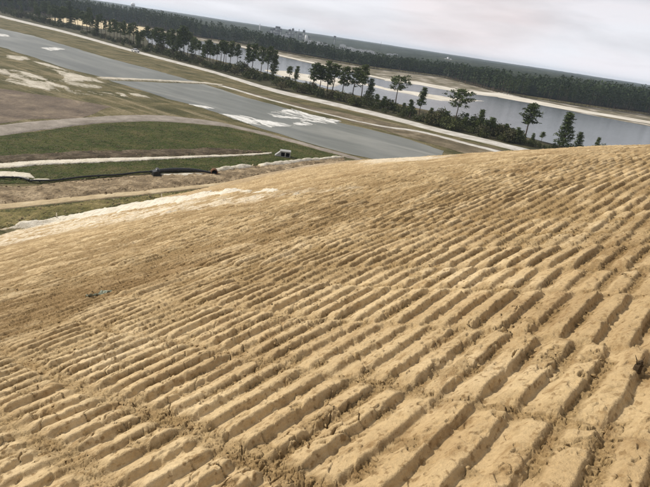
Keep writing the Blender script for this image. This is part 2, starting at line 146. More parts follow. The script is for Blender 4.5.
def fbm(x, y, seed=0, oct=4, gain=.5):
    s = 0; a = 1; t = 0
    for i in range(oct):
        s = s + a * vnoise(x * 2 ** i + 17.3 * i, y * 2 ** i - 9.1 * i, seed + i); t += a; a *= gain
    return s / t

def sstep(a, b, x):
    t = np.clip((x - a) / (b - a), 0, 1); return t * t * (3 - 2 * t)

def tag(o, label=None, cat=None, group=None, kind=None):
    if label: o['label'] = label
    if cat: o['category'] = cat
    if group: o['group'] = group
    if kind: o['kind'] = kind
    return o

def link(name, data, parent=None):
    o = bpy.data.objects.new(name, data); col.objects.link(o)
    if parent: o.parent = parent
    return o

def empty(name, loc, rz=0.0):
    o = bpy.data.objects.new(name, None); col.objects.link(o)
    o.location = loc; o.rotation_euler = (0, 0, rz); o.empty_display_size = .3
    return o

def np_mesh(name, verts, faces, mat, smooth=False):
    """verts (n,3), faces (m,k) arrays -> mesh data"""
    verts = np.asarray(verts, np.float32); faces = np.asarray(faces, np.int32)
    k = faces.shape[1]
    me = bpy.data.meshes.new(name)
    me.vertices.add(len(verts)); me.vertices.foreach_set('co', verts.ravel())
    me.loops.add(faces.size); me.loops.foreach_set('vertex_index', faces.ravel())
    me.polygons.add(len(faces))
    me.polygons.foreach_set('loop_start', np.arange(0, faces.size, k, dtype=np.int32))
    me.polygons.foreach_set('loop_total', np.full(len(faces), k, np.int32))
    if smooth: me.polygons.foreach_set('use_smooth', np.ones(len(faces), bool))
    me.update(calc_edges=True)
    me.materials.append(mat)
    return me

class MB:
    """collects shapes and links them as one mesh"""
    def __init__(s): s.v = []; s.f = []
    def add(s, vs, fs):
        b = len(s.v); s.v += [tuple(v) for v in vs]; s.f += [tuple(i + b for i in f) for f in fs]
    def box(s, c, d, rz=0.0, taper=1.0):
        x, y, z = d[0] / 2, d[1] / 2, d[2] / 2; cs, sn = math.cos(rz), math.sin(rz); vs = []
        for dz, t in ((-z, 1), (z, taper)):
            for dx, dy in ((-x, -y), (x, -y), (x, y), (-x, y)):
                px, py = dx * t, dy * t
                vs.append((c[0] + px * cs - py * sn, c[1] + px * sn + py * cs, c[2] + dz))
        s.add(vs, [(3, 2, 1, 0), (4, 5, 6, 7), (0, 1, 5, 4), (1, 2, 6, 5), (2, 3, 7, 6), (3, 0, 4, 7)])
    def tube(s, pts, rad, n=8, cap=True):
        pts = [Vector(p) for p in pts]; base = len(s.v)
        if not hasattr(rad, '__len__'): rad = [rad] * len(pts)
        for i, p in enumerate(pts):
            d = (pts[min(i + 1, len(pts) - 1)] - pts[max(i - 1, 0)]).normalized()
            a = d.cross(Vector((0, 0, 1)) if abs(d.z) < .9 else Vector((1, 0, 0))).normalized(); b = d.cross(a)
            for k in range(n):
                t = 2 * math.pi * k / n
                s.v.append(tuple(p + (a * math.cos(t) + b * math.sin(t)) * rad[i]))
        for i in range(len(pts) - 1):
            for k in range(n):
                k2 = (k + 1) % n
                s.f.append((base + i * n + k, base + i * n + k2, base + (i + 1) * n + k2, base + (i + 1) * n + k))
        if cap:
            s.f.append(tuple(base + k for k in range(n))[::-1])
            s.f.append(tuple(base + (len(pts) - 1) * n + k for k in range(n)))
    def prism(s, outline, axis_a, axis_b, axis_n, origin, depth):
        """outline in (a,b) extruded by depth along n"""
        o = Vector(origin); A, B, N = Vector(axis_a), Vector(axis_b), Vector(axis_n); n = len(outline)
        vs = [o + A * p + B * q for p, q in outline] + [o + A * p + B * q + N * depth for p, q in outline]
        s.add(vs, [tuple(range(n))[::-1], tuple(range(n, 2 * n))] + [(i, (i + 1) % n, n + (i + 1) % n, n + i) for i in range(n)])
    def build(s, name, mat, parent=None, smooth=False):
        me = bpy.data.meshes.new(name); me.from_pydata(s.v, [], s.f); me.update()
        bm = bmesh.new(); bm.from_mesh(me); bmesh.ops.recalc_face_normals(bm, faces=bm.faces); bm.to_mesh(me); bm.free()
        if smooth: me.polygons.foreach_set('use_smooth', np.ones(len(me.polygons), bool))
        me.materials.append(mat)
        return link(name, me, parent)

def copy_tree(o, parent=None):
    c = o.copy(); col.objects.link(c)
    if parent: c.parent = parent
    for ch in list(o.children): copy_tree(ch, c)
    return c

# ------------------------------------------------------------------ materials
class NT:
    def __init__(s, name, rough=.9, spec=.25):
        s.m = bpy.data.materials.new(name); s.m.use_nodes = True; s.t = s.m.node_tree
        s.b = s.t.nodes['Principled BSDF']; s.b.inputs['Roughness'].default_value = rough
        s.b.inputs['Specular IOR Level'].default_value = spec
        s.geo = s.t.nodes.new('ShaderNodeNewGeometry')
    def n(s, t, **kw):
        x = s.t.nodes.new(t)
        for k, v in kw.items(): setattr(x, k, v)
        return x
    def l(s, a, b): s.t.links.new(a, b)
    def noise(s, scale, detail=4, rough=.55, stretch=None, dist=0, rot=0):
        n = s.n('ShaderNodeTexNoise'); n.inputs['Scale'].default_value = scale
        n.inputs['Detail'].default_value = detail; n.inputs['Roughness'].default_value = rough; n.inputs['Distortion'].default_value = dist
        mpn = s.n('ShaderNodeMapping'); mpn.inputs['Rotation'].default_value = (0, 0, rot)
        if stretch: mpn.vector_type = 'TEXTURE'; mpn.inputs['Scale'].default_value = tuple(1 / q for q in stretch)
        s.l(s.geo.outputs['Position'], mpn.inputs['Vector']); s.l(mpn.outputs['Vector'], n.inputs['Vector'])
        return n.outputs['Fac']
    def ramp(s, fac, stops):
        r = s.n('ShaderNodeValToRGB'); e = r.color_ramp.elements
        while len(e) < len(stops): e.new(.5)
        for el, (p, c) in zip(e, stops):
            el.position = p; el.color = (*c, 1) if hasattr(c, '__len__') else (c, c, c, 1)
        s.l(fac, r.inputs['Fac']); return r.outputs['Color']
    def mix(s, fac, a, b, mode='MIX'):
        x = s.n('ShaderNodeMixRGB', blend_type=mode)
        for sock, v in (('Fac', fac), ('Color1', a), ('Color2', b)):
            if hasattr(v, 'is_linked') or hasattr(v, 'links'): s.l(v, x.inputs[sock])
            elif hasattr(v, '__len__'): x.inputs[sock].default_value = (*v, 1)
            else: x.inputs[sock].default_value = v if sock == 'Fac' else (v, v, v, 1)
        return x.outputs['Color']
    def bump(s, fac, dist=.02, strength=1.0):
        b = s.n('ShaderNodeBump'); b.inputs['Distance'].default_value = dist; b.inputs['Strength'].default_value = strength
        s.l(fac, b.inputs['Height'])
        if s.b.inputs['Normal'].is_linked: s.l(s.b.inputs['Normal'].links[0].from_socket, b.inputs['Normal'])
        s.l(b.outputs['Normal'], s.b.inputs['Normal'])
    def color(s, c):
        if hasattr(c, 'links'): s.l(c, s.b.inputs['Base Color'])
        else: s.b.inputs['Base Color'].default_value = (*c, 1)
    def attr(s, name):
        a = s.n('ShaderNodeAttribute'); a.attribute_name = name; return a.outputs['Fac']

def ground_mat(name, stops, scale, detail=6, rough=.95, stretch=None, rot=0, fine=None, bump=None):
    """noise-mottled earth: stops along a noise; fine = (scale, low, high) multiplies"""
    t = NT(name, rough, .15)
    c = t.ramp(t.noise(scale, detail, .62, stretch, .4, rot), stops)
    if fine:
        c = t.mix(1.0, c, t.ramp(t.noise(fine[0], 3, .6, stretch, 0, rot), [(.3, fine[1]), (.7, fine[2])]), 'MULTIPLY')
    t.color(c)
    if bump: t.bump(t.noise(bump[0], 4, .6), bump[1])
    return t.m

def plain_mat(name, c, rough=.7, spec=.3, metal=0.0, var=.15, scale=3.0):
    t = NT(name, rough, spec); t.b.inputs['Metallic'].default_value = metal
    t.color(t.ramp(t.noise(scale, 5), [(.3, tuple(v * (1 - var) for v in c)), (.7, tuple(min(1, v * (1 + var)) for v in c))]))
    return t.m

M = {}
# clay of the tracked slope ('crumb': loose broken soil, its dark colour also painting groove shade, 'sand': pale silt washed over it, 'low': smoother foot of the slope)
t = NT('tan_clay', .92, .2)
base = t.ramp(t.noise(.9, 6, .6), [(.30, (.44, .325, .178)), (.52, (.55, .428, .248)), (.75, (.65, .530, .338))])
base = t.mix(1.0, base, t.ramp(t.noise(38, 5, .65), [(.25, .80), (.6, 1.06)]), 'MULTIPLY')
spots = t.ramp(t.noise(23, 3, .5), [(.58, 0.0), (.66, 1.0)])
base = t.mix(t.mix(.25, spots, 0.0), base, (.24, .16, .075))
crumb = t.ramp(t.noise(45, 5, .7), [(.28, (.105, .068, .030)), (.5, (.24, .165, .074)), (.72, (.47, .35, .185))])  # broken soil, its dark stops deepened to put crevice shade into the colour
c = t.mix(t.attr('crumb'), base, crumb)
mott = t.ramp(t.noise(7.5, 7, .68, (.6, 1.2, 1), .3, R(50)), [(.52, 0.0), (.66, .75)])
c = t.mix(mott, c, t.ramp(t.noise(30, 3, .6), [(.3, (.20, .125, .055)), (.7, (.36, .25, .12))]))
broad = t.ramp(t.noise(.22, 6, .65, (.5, 1.3, 1), .3, R(50)), [(.32, (.70, .63, .54)), (.50, (.95, .92, .88)), (.65, (1.05, 1.03, 1.0))])
c = t.mix(1.0, c, broad, 'MULTIPLY')
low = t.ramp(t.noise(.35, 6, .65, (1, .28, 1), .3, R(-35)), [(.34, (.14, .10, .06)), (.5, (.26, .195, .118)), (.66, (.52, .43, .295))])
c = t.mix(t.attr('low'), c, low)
sand = t.ramp(t.noise(1.6, 6, .7), [(.28, (.33, .26, .165)), (.48, (.54, .46, .33)), (.7, (.70, .63, .50))])
c = t.mix(t.attr('sand'), c, sand)
t.color(c)
t.bump(t.noise(16, 5, .7), .035, .6)
t.bump(t.noise(110, 4, .7), .006, .7)
M['clay'] = t.m
M['clod'] = ground_mat('clay_clod', [(.3, (.15, .095, .042)), (.5, (.28, .19, .09)), (.7, (.44, .32, .165))], 14, bump=(120, .004))
M['white_sand'] = ground_mat('white_sand', [(.28, (.38, .32, .23)), (.45, (.58, .52, .41)), (.7, (.70, .65, .55))], .9, fine=(7, .82, 1.05), bump=(3, .25))
M['tan_sand'] = ground_mat('tan_sand', [(.3, (.48, .38, .22)), (.5, (.62, .51, .32)), (.7, (.72, .62, .43))], .5, fine=(4, .85, 1.05), bump=(2, .15))
M['grey_sand'] = ground_mat('grey_sand', [(.3, (.26, .22, .16)), (.5, (.42, .38, .30)), (.7, (.56, .52, .44))], .5, fine=(3, .8, 1.1))
t = NT('dry_grass', .95, .1)
gg = t.ramp(t.noise(.10, 9, .65, None, .4), [(.30, (.045, .045, .017)), (.45, (.085, .078, .033)), (.60, (.15, .125, .062)), (.78, (.27, .22, .13))])
gg = t.mix(t.ramp(t.noise(.30, 7, .65, (.10, 1.3, 1), .3, R(-34)), [(.50, 0.0), (.70, .75)]), gg, (.33, .27, .17))
gg = t.mix(t.ramp(t.noise(.9, 6, .7), [(.52, 0.0), (.68, .6)]), gg, (.05, .052, .02))
gg = t.mix(1.0, gg, t.ramp(t.noise(2.2, 5, .7), [(.3, .6), (.7, 1.3)]), 'MULTIPLY')
t.color(gg); t.bump(t.noise(1.5, 4, .65), .3)
M['plain'] = t.m
M['bare'] = ground_mat('bare_brown_soil', [(.3, (.075, .062, .036)), (.5, (.135, .108, .066)), (.72, (.28, .23, .155))], .12, 8, fine=(1.0, .75, 1.15), bump=(1.2, .25))
M['brown'] = ground_mat('damp_brown_soil', [(.3, (.085, .065, .048)), (.5, (.14, .108, .078)), (.72, (.24, .19, .13))], .15, 9, fine=(1.2, .8, 1.15), bump=(1.2, .25))
M['dark'] = ground_mat('dark_soil', [(.3, (.035, .026, .014)), (.5, (.075, .056, .032)), (.74, (.19, .15, .10))], .45, 8, fine=(2.0, .7, 1.2), bump=(2, .3))
t = NT('green_grass', .95, .1)
gg = t.ramp(t.noise(.16, 8, .65, None, .5), [(.30, (.024, .034, .007)), (.47, (.044, .062, .012)), (.58, (.075, .082, .022)), (.74, (.15, .115, .058))])
gg = t.mix(t.ramp(t.noise(1.1, 6, .72, (1, .6, 1)), [(.46, 0.0), (.66, .75)]), gg, (.125, .10, .05))
gg = t.mix(1.0, gg, t.ramp(t.noise(3.0, 5, .7), [(.3, .5), (.7, 1.35)]), 'MULTIPLY')
t.color(gg); t.bump(t.noise(2.5, 4, .65), .4)
M['green'] = t.m
M['olive'] = ground_mat('olive_grass', [(.28, (.085, .075, .022)), (.45, (.15, .13, .045)), (.62, (.25, .20, .085)), (.78, (.42, .33, .18))], .35, 8, fine=(2.5, .65, 1.2), bump=(2.5, .3))
M['gravel'] = ground_mat('grey_gravel', [(.3, (.17, .145, .115)), (.5, (.24, .21, .175)), (.7, (.33, .29, .245))], .3, 8, fine=(3, .85, 1.1), bump=(3, .08))
M['pale_gravel'] = ground_mat('pale_gravel', [(.3, (.32, .29, .245)), (.5, (.47, .445, .395)), (.7, (.60, .58, .53))], .25, 7, fine=(2, .88, 1.08))
M['bank'] = ground_mat('tracked_brown_clay', [(.32, (.13, .095, .055)), (.5, (.25, .188, .112)), (.68, (.41, .32, .205))], .5, 8, fine=(2.2, .65, 1.2), bump=(2, .3))
M['road_clay'] = ground_mat('packed_tan_clay', [(.3, (.34, .26, .15)), (.5, (.43, .34, .205)), (.7, (.52, .43, .28))], .4, 7, fine=(2, .85, 1.08), bump=(2, .12))
M['beach'] = ground_mat('beach_sand', [(.3, (.42, .38, .31)), (.5, (.56, .52, .44)), (.7, (.68, .64, .56))], .06, 7)
M['pink_sand'] = ground_mat('pink_beige_sand', [(.3, (.30, .24, .19)), (.5, (.48, .41, .34)), (.7, (.62, .56, .48))], .10, 7)
M['shore'] = ground_mat('khaki_shore', [(.30, (.045, .045, .022)), (.44, (.12, .105, .06)), (.54, (.22, .19, .14)), (.68, (.52, .48, .42))], .07, 9)
M['floor'] = ground_mat('dark_litter', [(.3, (.022, .022, .010)), (.5, (.045, .042, .018)), (.75, (.12, .10, .05))], .15, 8)  # dark litter colour for the ground under the tree belt
def thin_sand(name, stops, under, scale, full, stretch=None, rot=0):
    """sand that thins out at its rim, so the ground under it shows through in flecks"""
    t = NT(name, .95, .12)
    c = t.ramp(t.noise(scale, 8, .7, stretch, .5, rot), stops)
    c = t.mix(1.0, c, t.ramp(t.noise(scale * 5, 4, .65), [(.3, .82), (.7, 1.06)]), 'MULTIPLY')
    m1 = t.n('ShaderNodeMath', operation='DIVIDE'); t.l(t.attr('depth'), m1.inputs[0]); m1.inputs[1].default_value = full
    m2 = t.n('ShaderNodeMath', operation='ADD'); t.l(m1.outputs[0], m2.inputs[0]); t.l(t.noise(scale * 2.5, 7, .75, stretch, .3, rot), m2.inputs[1])
    f = t.ramp(m2.outputs[0], [(.45, 0.0), (.78, 1.0)])
    u = t.ramp(t.noise(scale * 2, 5, .65), [(.3, tuple(v * .7 for v in under)), (.7, tuple(v * 1.25 for v in under))])
    t.color(t.mix(f, u, c)); t.bump(t.noise(3, 4, .65), .15)
    return t.m
WHITE = [(.28, (.40, .345, .25)), (.45, (.60, .545, .43)), (.7, (.72, .67, .57))]
M['pond_sand'] = thin_sand('pond_sand', [(.34, (.36, .36, .34)), (.46, (.62, .61, .57)), (.60, (.76, .75, .71))], (.14, .145, .128), .35, 3.0, (.35, 1.2, 1), R(-34))
M['berm_sand'] = thin_sand('berm_sand', WHITE, (.42, .32, .185), 1.2, .9)
M['streak_sand'] = thin_sand('streak_sand', [(.3, (.32, .28, .21)), (.5, (.50, .455, .365)), (.7, (.64, .59, .50))], (.13, .115, .06), .5, 4.5, (.5, 1.2, 1), R(-34))
M['path_sand'] = thin_sand('path_sand', WHITE, (.12, .10, .055), .9, .35)
def water_mat(name, c, rough, wave, dist):
    t = NT(name, rough, .4); t.b.inputs['IOR'].default_value = 1.33
    t.color(t.ramp(t.noise(.035, 6, .6, None, .6), [(.3, tuple(v * .82 for v in c)), (.7, tuple(v * 1.18 for v in c))]))
    t.bump(t.noise(wave, 3, .6, (.4, 1, 1), 0, R(-30)), dist)
    return t.m
t = NT('murky_pond_water', .36, .30); t.b.inputs['IOR'].default_value = 1.33
pc = t.ramp(t.noise(.05, 7, .65, (.35, 1.6, 1), .8, R(-34)), [(.30, (.085, .090, .075)), (.5, (.135, .140, .118)), (.66, (.21, .21, .18))])
t.color(pc); t.bump(t.noise(1.2, 3, .6), .03)
M['pond'] = t.m
M['lake'] = water_mat('lake_water', (.12, .135, .145), .17, .9, .09)

def leaf_mat(name, a, b):
    t = NT(name, .75, .2)
    oi = t.n('ShaderNodeObjectInfo')
    mid = tuple((p + q) / 2 for p, q in zip(a, b))
    c = t.ramp(t.noise(.9, 4, .7), [(.3, a), (.5, mid), (.7, b)])
    c = t.mix(1.0, c, t.ramp(oi.outputs['Random'], [(0, (.75, .78, .75)), (1, (1.2, 1.15, 1.05))]), 'MULTIPLY')
    t.color(c); return t.m
M['needles'] = leaf_mat('pine_needles', (.040, .060, .017), (.110, .140, .046))
M['shrub'] = leaf_mat('shrub_leaves', (.034, .045, .014), (.095, .108, .038))
M['shrub_pale'] = leaf_mat('pale_shrub_leaves', (.05, .05, .025), (.12, .11, .055))
M['canopy'] = ground_mat('far_canopy', [(.36, (.008, .014, .008)), (.5, (.018, .028, .014)), (.60, (.032, .042, .024)), (.72, (.12, .11, .08))], .012, 9, fine=(.2, .6, 1.3))
M['tuft'] = leaf_mat('tuft_blades', (.040, .058, .012), (.15, .145, .055))
t = NT('far_forest_needles', .8, .15)
c = t.ramp(t.noise(.9, 4, .7), [(.3, (.014, .027, .009)), (.7, (.042, .066, .022))])
t.color(t.mix(1.0, c, t.ramp(t.noise(.06, 6, .7), [(.34, (.62, .66, .62)), (.5, (1, 1, 1)), (.68, (1.55, 1.35, 1.05))]), 'MULTIPLY'))
M['forest'] = t.m
M['bark'] = plain_mat('pine_bark', (.10, .075, .055), .9, .1, 0, .35, 2.0)
M['black'] = plain_mat('black_plastic', (.012, .013, .014), .42, .4, 0, .3, 4)
M['rust'] = plain_mat('rusty_steel', (.16, .085, .045), .85, .2, 0, .4, 6)
M['painted_shade'] = plain_mat('painted_hollow_shade', (.008, .007, .006), .95, .05)  # near-black colour standing in for the shade inside hollows
M['concrete'] = plain_mat('grey_concrete', (.30, .30, .285), .9, .2, 0, .15, 1.5)
M['wood'] = plain_mat('weathered_stake_wood', (.62, .57, .47), .85, .2, 0, .15, 9)
M['white'] = plain_mat('white_paint', (.80, .80, .80), .35, .5, 0, .03)
M['glass'] = plain_mat('dark_glass', (.02, .025, .03), .1, .5)
M['tyre'] = plain_mat('tyre_rubber', (.02, .02, .02), .8, .2)
M['steel'] = plain_mat('dull_grey_steel', (.11, .11, .12), .6, .4, 0, .2, .3)
M['pale_steel'] = plain_mat('pale_steel', (.55, .56, .58), .6, .4, 0, .1, .3)
M['dull_white'] = plain_mat('dull_white_cladding', (.66, .66, .65), .7, .3, 0, .08, .2)
M['roof'] = plain_mat('grey_roofing', (.30, .30, .31), .8, .2, 0, .15, .4)
M['scrap'] = plain_mat('grey_green_fabric', (.36, .38, .29), .9, .1, 0, .25, 20)
M['weed'] = plain_mat('dry_dark_stalk', (.055, .038, .022), .9, .1, 0, .4, 60)

# ------------------------------------------------------------------ the clay slope
def slope_z(x, y):
    """smooth slope: a 2.3:1 side that rounds over a nose to the right; plain at z = 0"""
    q = np.maximum(0, x + .135 * y)
    drop = np.where(q < 70, .0048 * q * q, .0048 * 4900 + .67 * (q - 70))
    return CAM_H - 1.6 + .38 * x - .2 * y - drop

def poly_sdf(P, X, Y):
    """signed distance to a polygon (plus = inside)"""
    P = np.asarray(P, float); d = np.full(X.shape, 1e9); ins = np.zeros(X.shape, bool); n = len(P)
    for i in range(n):
        ax, ay = P[i]; bx, by = P[(i + 1) % n]; ex, ey = bx - ax, by - ay
        L2 = ex * ex + ey * ey + 1e-9
        tt = np.clip(((X - ax) * ex + (Y - ay) * ey) / L2, 0, 1)
        d = np.minimum(d, (X - ax - tt * ex) ** 2 + (Y - ay - tt * ey) ** 2)
        cnd = (ay > Y) != (by > Y)
        ins ^= cnd & (X < ex * (Y - ay) / (ey if abs(ey) > 1e-9 else 1e-9) + ax)
    d = np.sqrt(d); return np.where(ins, d, -d)

BAR_AZ = R(40.0)
PERIOD = .205
rng = np.random.default_rng(5)
strip_w = rng.uniform(.50, .95, 900); strip_b = np.cumsum(strip_w) - 300.0
def worley(x, y, seed, second=True):
    """cell noise: distance to nearest point, border distance, and a random value per cell"""
    ix, iy = np.floor(x), np.floor(y)
    f1 = np.full(x.shape, 9.0); f2 = np.full(x.shape, 9.0); cid = np.zeros(x.shape); ox = np.zeros(x.shape)
    for dx in (-1, 0, 1):
        for dy in (-1, 0, 1):
            jx, jy = ix + dx, iy + dy
            px = jx + _hash(jx, jy, seed) - x; d = px * px + (jy + _hash(jx, jy, seed + 1) - y) ** 2
            near = d < f1
            f2 = np.where(near, f1, np.minimum(f2, d)); f1 = np.where(near, d, f1)
            cid = np.where(near, _hash(jx, jy, seed + 2), cid); ox = np.where(near, px, ox)
    return np.sqrt(f1), np.sqrt(f2) - np.sqrt(f1), cid, ox

def track_relief(x, y, rr):
    """dozer cleat prints: long rounded bars across each track pass, grooves between, flaked lines between passes"""
    cx, sx = math.cos(BAR_AZ), math.sin(BAR_AZ)
    fan = .16 * (vnoise(x * .30, y * .30, 3) - .5)
    u = x * sx + y * cx; v = -x * cx + y * sx
    u = u + .14 * (fbm(x * .9, y * .9, 21, 2) - .5); v = v + fan + .06 * (fbm(x * 1.3, y * 1.3, 31, 3) - .5)
    si = np.clip(np.searchsorted(strip_b, u) - 1, 0, len(strip_b) - 2)
    ulo = strip_b[si]; w = strip_w[np.minimum(si + 1, len(strip_w) - 1)]
    ed = np.minimum(u - ulo, w - (u - ulo))
    one = np.zeros_like(si)
    amp = .78 + .35 * _hash(si, one, 9); rot = (_hash(si, one, 13) - .5) * .12
    v2 = v + _hash(si, one, 7) * PERIOD * np.where(_hash(si, one, 37) > .65, .9, .2) + (u - ulo - w * .5) * rot
    v2 = v2 + .026 * (fbm(x * 4, y * 4, 41, 3) - .5)
    k = np.floor(v2 / PERIOD); p = v2 / PERIOD - k
    ki = k.astype(np.int64)
    bh = .70 + .45 * _hash(ki, si, 17); wd = .14 * (_hash(ki, si, 19) - .5)
    rise = sstep(.03, .27, p); fall = 1 - sstep(.56 + wd, .98, p)
    prof = rise * fall * (1.0 - .18 * sstep(.2, .9, p))
    keep = fbm(x * .6, y * .6, 51, 3)
    side = 1 - sstep(-.15, .42, x / (rr + .01))
    broken = sstep(.53, .70, keep + .05 * sstep(3.5, 9, rr) * side) * (.18 + .5 * sstep(3, 8, rr))
    ew = .03 + .10 * fbm(x * 2.2, y * 2.2, 61, 2)
    edge = (1 - sstep(ew * .4, ew * 1.5, ed)) * (.25 + .85 * vnoise(x * 2.6, y * 2.6, 73)) * (.45 + .55 * (_hash(si, one, 23) > .35))
    nick = sstep(.66, .73, fbm(x * 6.0, y * 6.0, 71, 3)) * .6
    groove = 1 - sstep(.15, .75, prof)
    gfill = groove * sstep(.46, .62, fbm(x * 3.3, y * 3.3, 77, 3)) * .85  # loose soil in the grooves, also carries their painted shade
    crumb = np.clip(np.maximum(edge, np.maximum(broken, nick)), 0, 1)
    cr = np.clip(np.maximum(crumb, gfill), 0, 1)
    h = .071 * amp * bh * prof * (1 - .62 * crumb) * (1 - .35 * (1 - sstep(.02, .10, ed)))
    # flakes and chips of broken crust: angular cells at two sizes
    wx = x + .02 * (vnoise(x * 13, y * 13, 1) - .5); wy = y + .02 * (vnoise(x * 13, y * 13, 2) - .5)
    f1, bd, cid, ox = worley(wx * 24, wy * 24, 200)
    g1, be, cie, oy = worley(wx * 55, wy * 55, 210)
    chips = (.050 * np.maximum(0, cid - .5) + .030 * ox * (cid - .3)) * sstep(.0, .12, bd) + .010 * (cie - .3) * sstep(.0, .25, be)
    h += np.minimum(.80 * cr * chips, .016 + .25 * cr * chips) - .014 * cr * (1 - sstep(0, .10, bd))
    # scattered single flakes, pits and grain on the bar tops
    h += (1 - cr) * (-.012 * sstep(.62, .70, fbm(x * 15, y * 15, 95, 2)) + .014 * (fbm(x * 8, y * 8, 97, 3) - .5) + .010 * (cid > .92) * sstep(0, .2, bd) * sstep(.35, .55, keep))
    # a few ruts between passes
    h -= .05 * (1 - sstep(.0, .06, ed)) * (_hash(si, one, 29) > .72)
    # drying cracks in patches
    c1, cb, _c, _o = worley(x * 5.5 + .7 * fbm(x * 7, y * 7, 101, 3), y * 5.5 + .7 * fbm(x * 7, y * 7, 103, 3), 5)
    crk = (1 - sstep(.0, .060, cb)) * sstep(.49, .57, fbm(x * 1.5, y * 1.5, 111, 2)) * (1 - sstep(6, 9, rr)) * sstep(.42, .5, vnoise(x * 9, y * 9, 113))
    h -= .038 * crk
    return h, cr, u, v

def slope_swell(X, Y, RR):
    return .14 * (fbm(X * .8, Y * .8, 121, 4) - .5) * sstep(4, 16, RR) + .45 * (fbm(X * .12, Y * .12, 131, 3) - .5) * sstep(12, 40, RR)

def build_slope():
    az = np.concatenate([np.linspace(-80, -43, 90, endpoint=False), np.linspace(-43, 43, 810, endpoint=False), np.linspace(43, 85, 170)])
    az = np.radians(az)
    r = np.concatenate([np.linspace(.25, 1.15, 20, endpoint=False), np.geomspace(1.15, 7, 560, endpoint=False),
                        np.geomspace(7, 30, 380, endpoint=False), np.geomspace(30, 60, 140, endpoint=False), np.geomspace(60, 175, 70)])
    A, RR = np.meshgrid(az, r)
    X = RR * np.sin(A); Y = RR * np.cos(A)
    h, crumb, U, W = track_relief(X, Y, RR)
    # the bars soften with distance down the slope, larger torn lumps take over
    far = sstep(9, 34, RR)
    Z0 = slope_z(X, Y)
    toe = sstep(-22, -6, X)
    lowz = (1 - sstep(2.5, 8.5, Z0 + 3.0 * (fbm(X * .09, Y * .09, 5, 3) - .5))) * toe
    mid = sstep(3.5, 9, RR)
    st1 = fbm(U * 1.3, W * 4.6, 171, 4, .6) - .5; st2 = fbm(U * .5, W * 1.5, 173, 4, .6) - .5
    tear = sstep(.0, .16, st1 + .5 * st2 + .02)
    lumps = mid * (.045 * st1 + .035 * st2 + .025 * tear) * (1 - .75 * sstep(-.05, .3, X / RR)) + sstep(10, 30, RR) * (.06 * st2 + .05 * st1) * (1.6 - sstep(-.1, .3, X / RR))
    dash = fbm(U * 2.2, W * 5.5, 181, 3, .6) - .5; torn = sstep(.02, .14, -dash)
    lumps = lumps + sstep(7, 16, RR) * (.065 * dash + .02 * (1 - torn)) * (1 - .3 * sstep(0, .4, X / RR))
    tear = tear * (1 - .55 * torn * sstep(6, 14, RR))
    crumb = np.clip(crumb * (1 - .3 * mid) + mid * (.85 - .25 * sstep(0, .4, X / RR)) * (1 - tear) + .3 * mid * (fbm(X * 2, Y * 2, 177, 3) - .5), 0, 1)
    ruts = .20 * (vnoise((X * .6 + Y * .8) * .12, (-X * .8 + Y * .6) * 1.6, 137) - .5) * lowz
    near = .05 * (fbm(X * .45, Y * .45, 141, 2) - .5)
    Z = Z0 + h * (1 - .2 * far) * (1 - .6 * lowz) + lumps * (1 - .25 * lowz) + slope_swell(X, Y, RR) + ruts + near
    s1 = poly_sdf(BERM_FRINGE, X, Y)
    sand = sstep(-.3, 1.6, s1 + 3.0 * (fbm(X * .5, Y * .5, 151, 4) - .55)) * sstep(.38, .56, fbm(U * .9, W * 2.2, 157, 5, .65)) * .95
    s2 = poly_sdf(CREST_SAND, X, Y)
    sand = np.maximum(sand, sstep(-.5, 1.5, s2 + 5.0 * (fbm(X * .3, Y * .3, 161, 4) - .5)) * .8)
    nr, na = X.shape
    idx = np.arange(nr * na).reshape(nr, na)
    F = np.stack([idx[:-1, :-1], idx[:-1, 1:], idx[1:, 1:], idx[1:, :-1]], -1).reshape(-1, 4)[:, ::-1]
    keepf = (Z.ravel()[F].max(1) > -.6)
    F = F[keepf]
    used = np.zeros(nr * na, bool); used[F.ravel()] = True
    remap = np.cumsum(used) - 1
    V = np.stack([X.ravel(), Y.ravel(), Z.ravel()], 1)[used]
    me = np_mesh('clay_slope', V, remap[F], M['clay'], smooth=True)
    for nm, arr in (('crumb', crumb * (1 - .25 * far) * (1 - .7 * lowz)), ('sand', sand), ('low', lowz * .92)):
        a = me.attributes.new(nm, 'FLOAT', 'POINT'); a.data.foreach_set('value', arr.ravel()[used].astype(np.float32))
    tag(link('clay_slope', me), kind='structure')
    return X, Y, Z, crumb, RR, A
SX, SY, SZ, SC, SR, SA = build_slope()

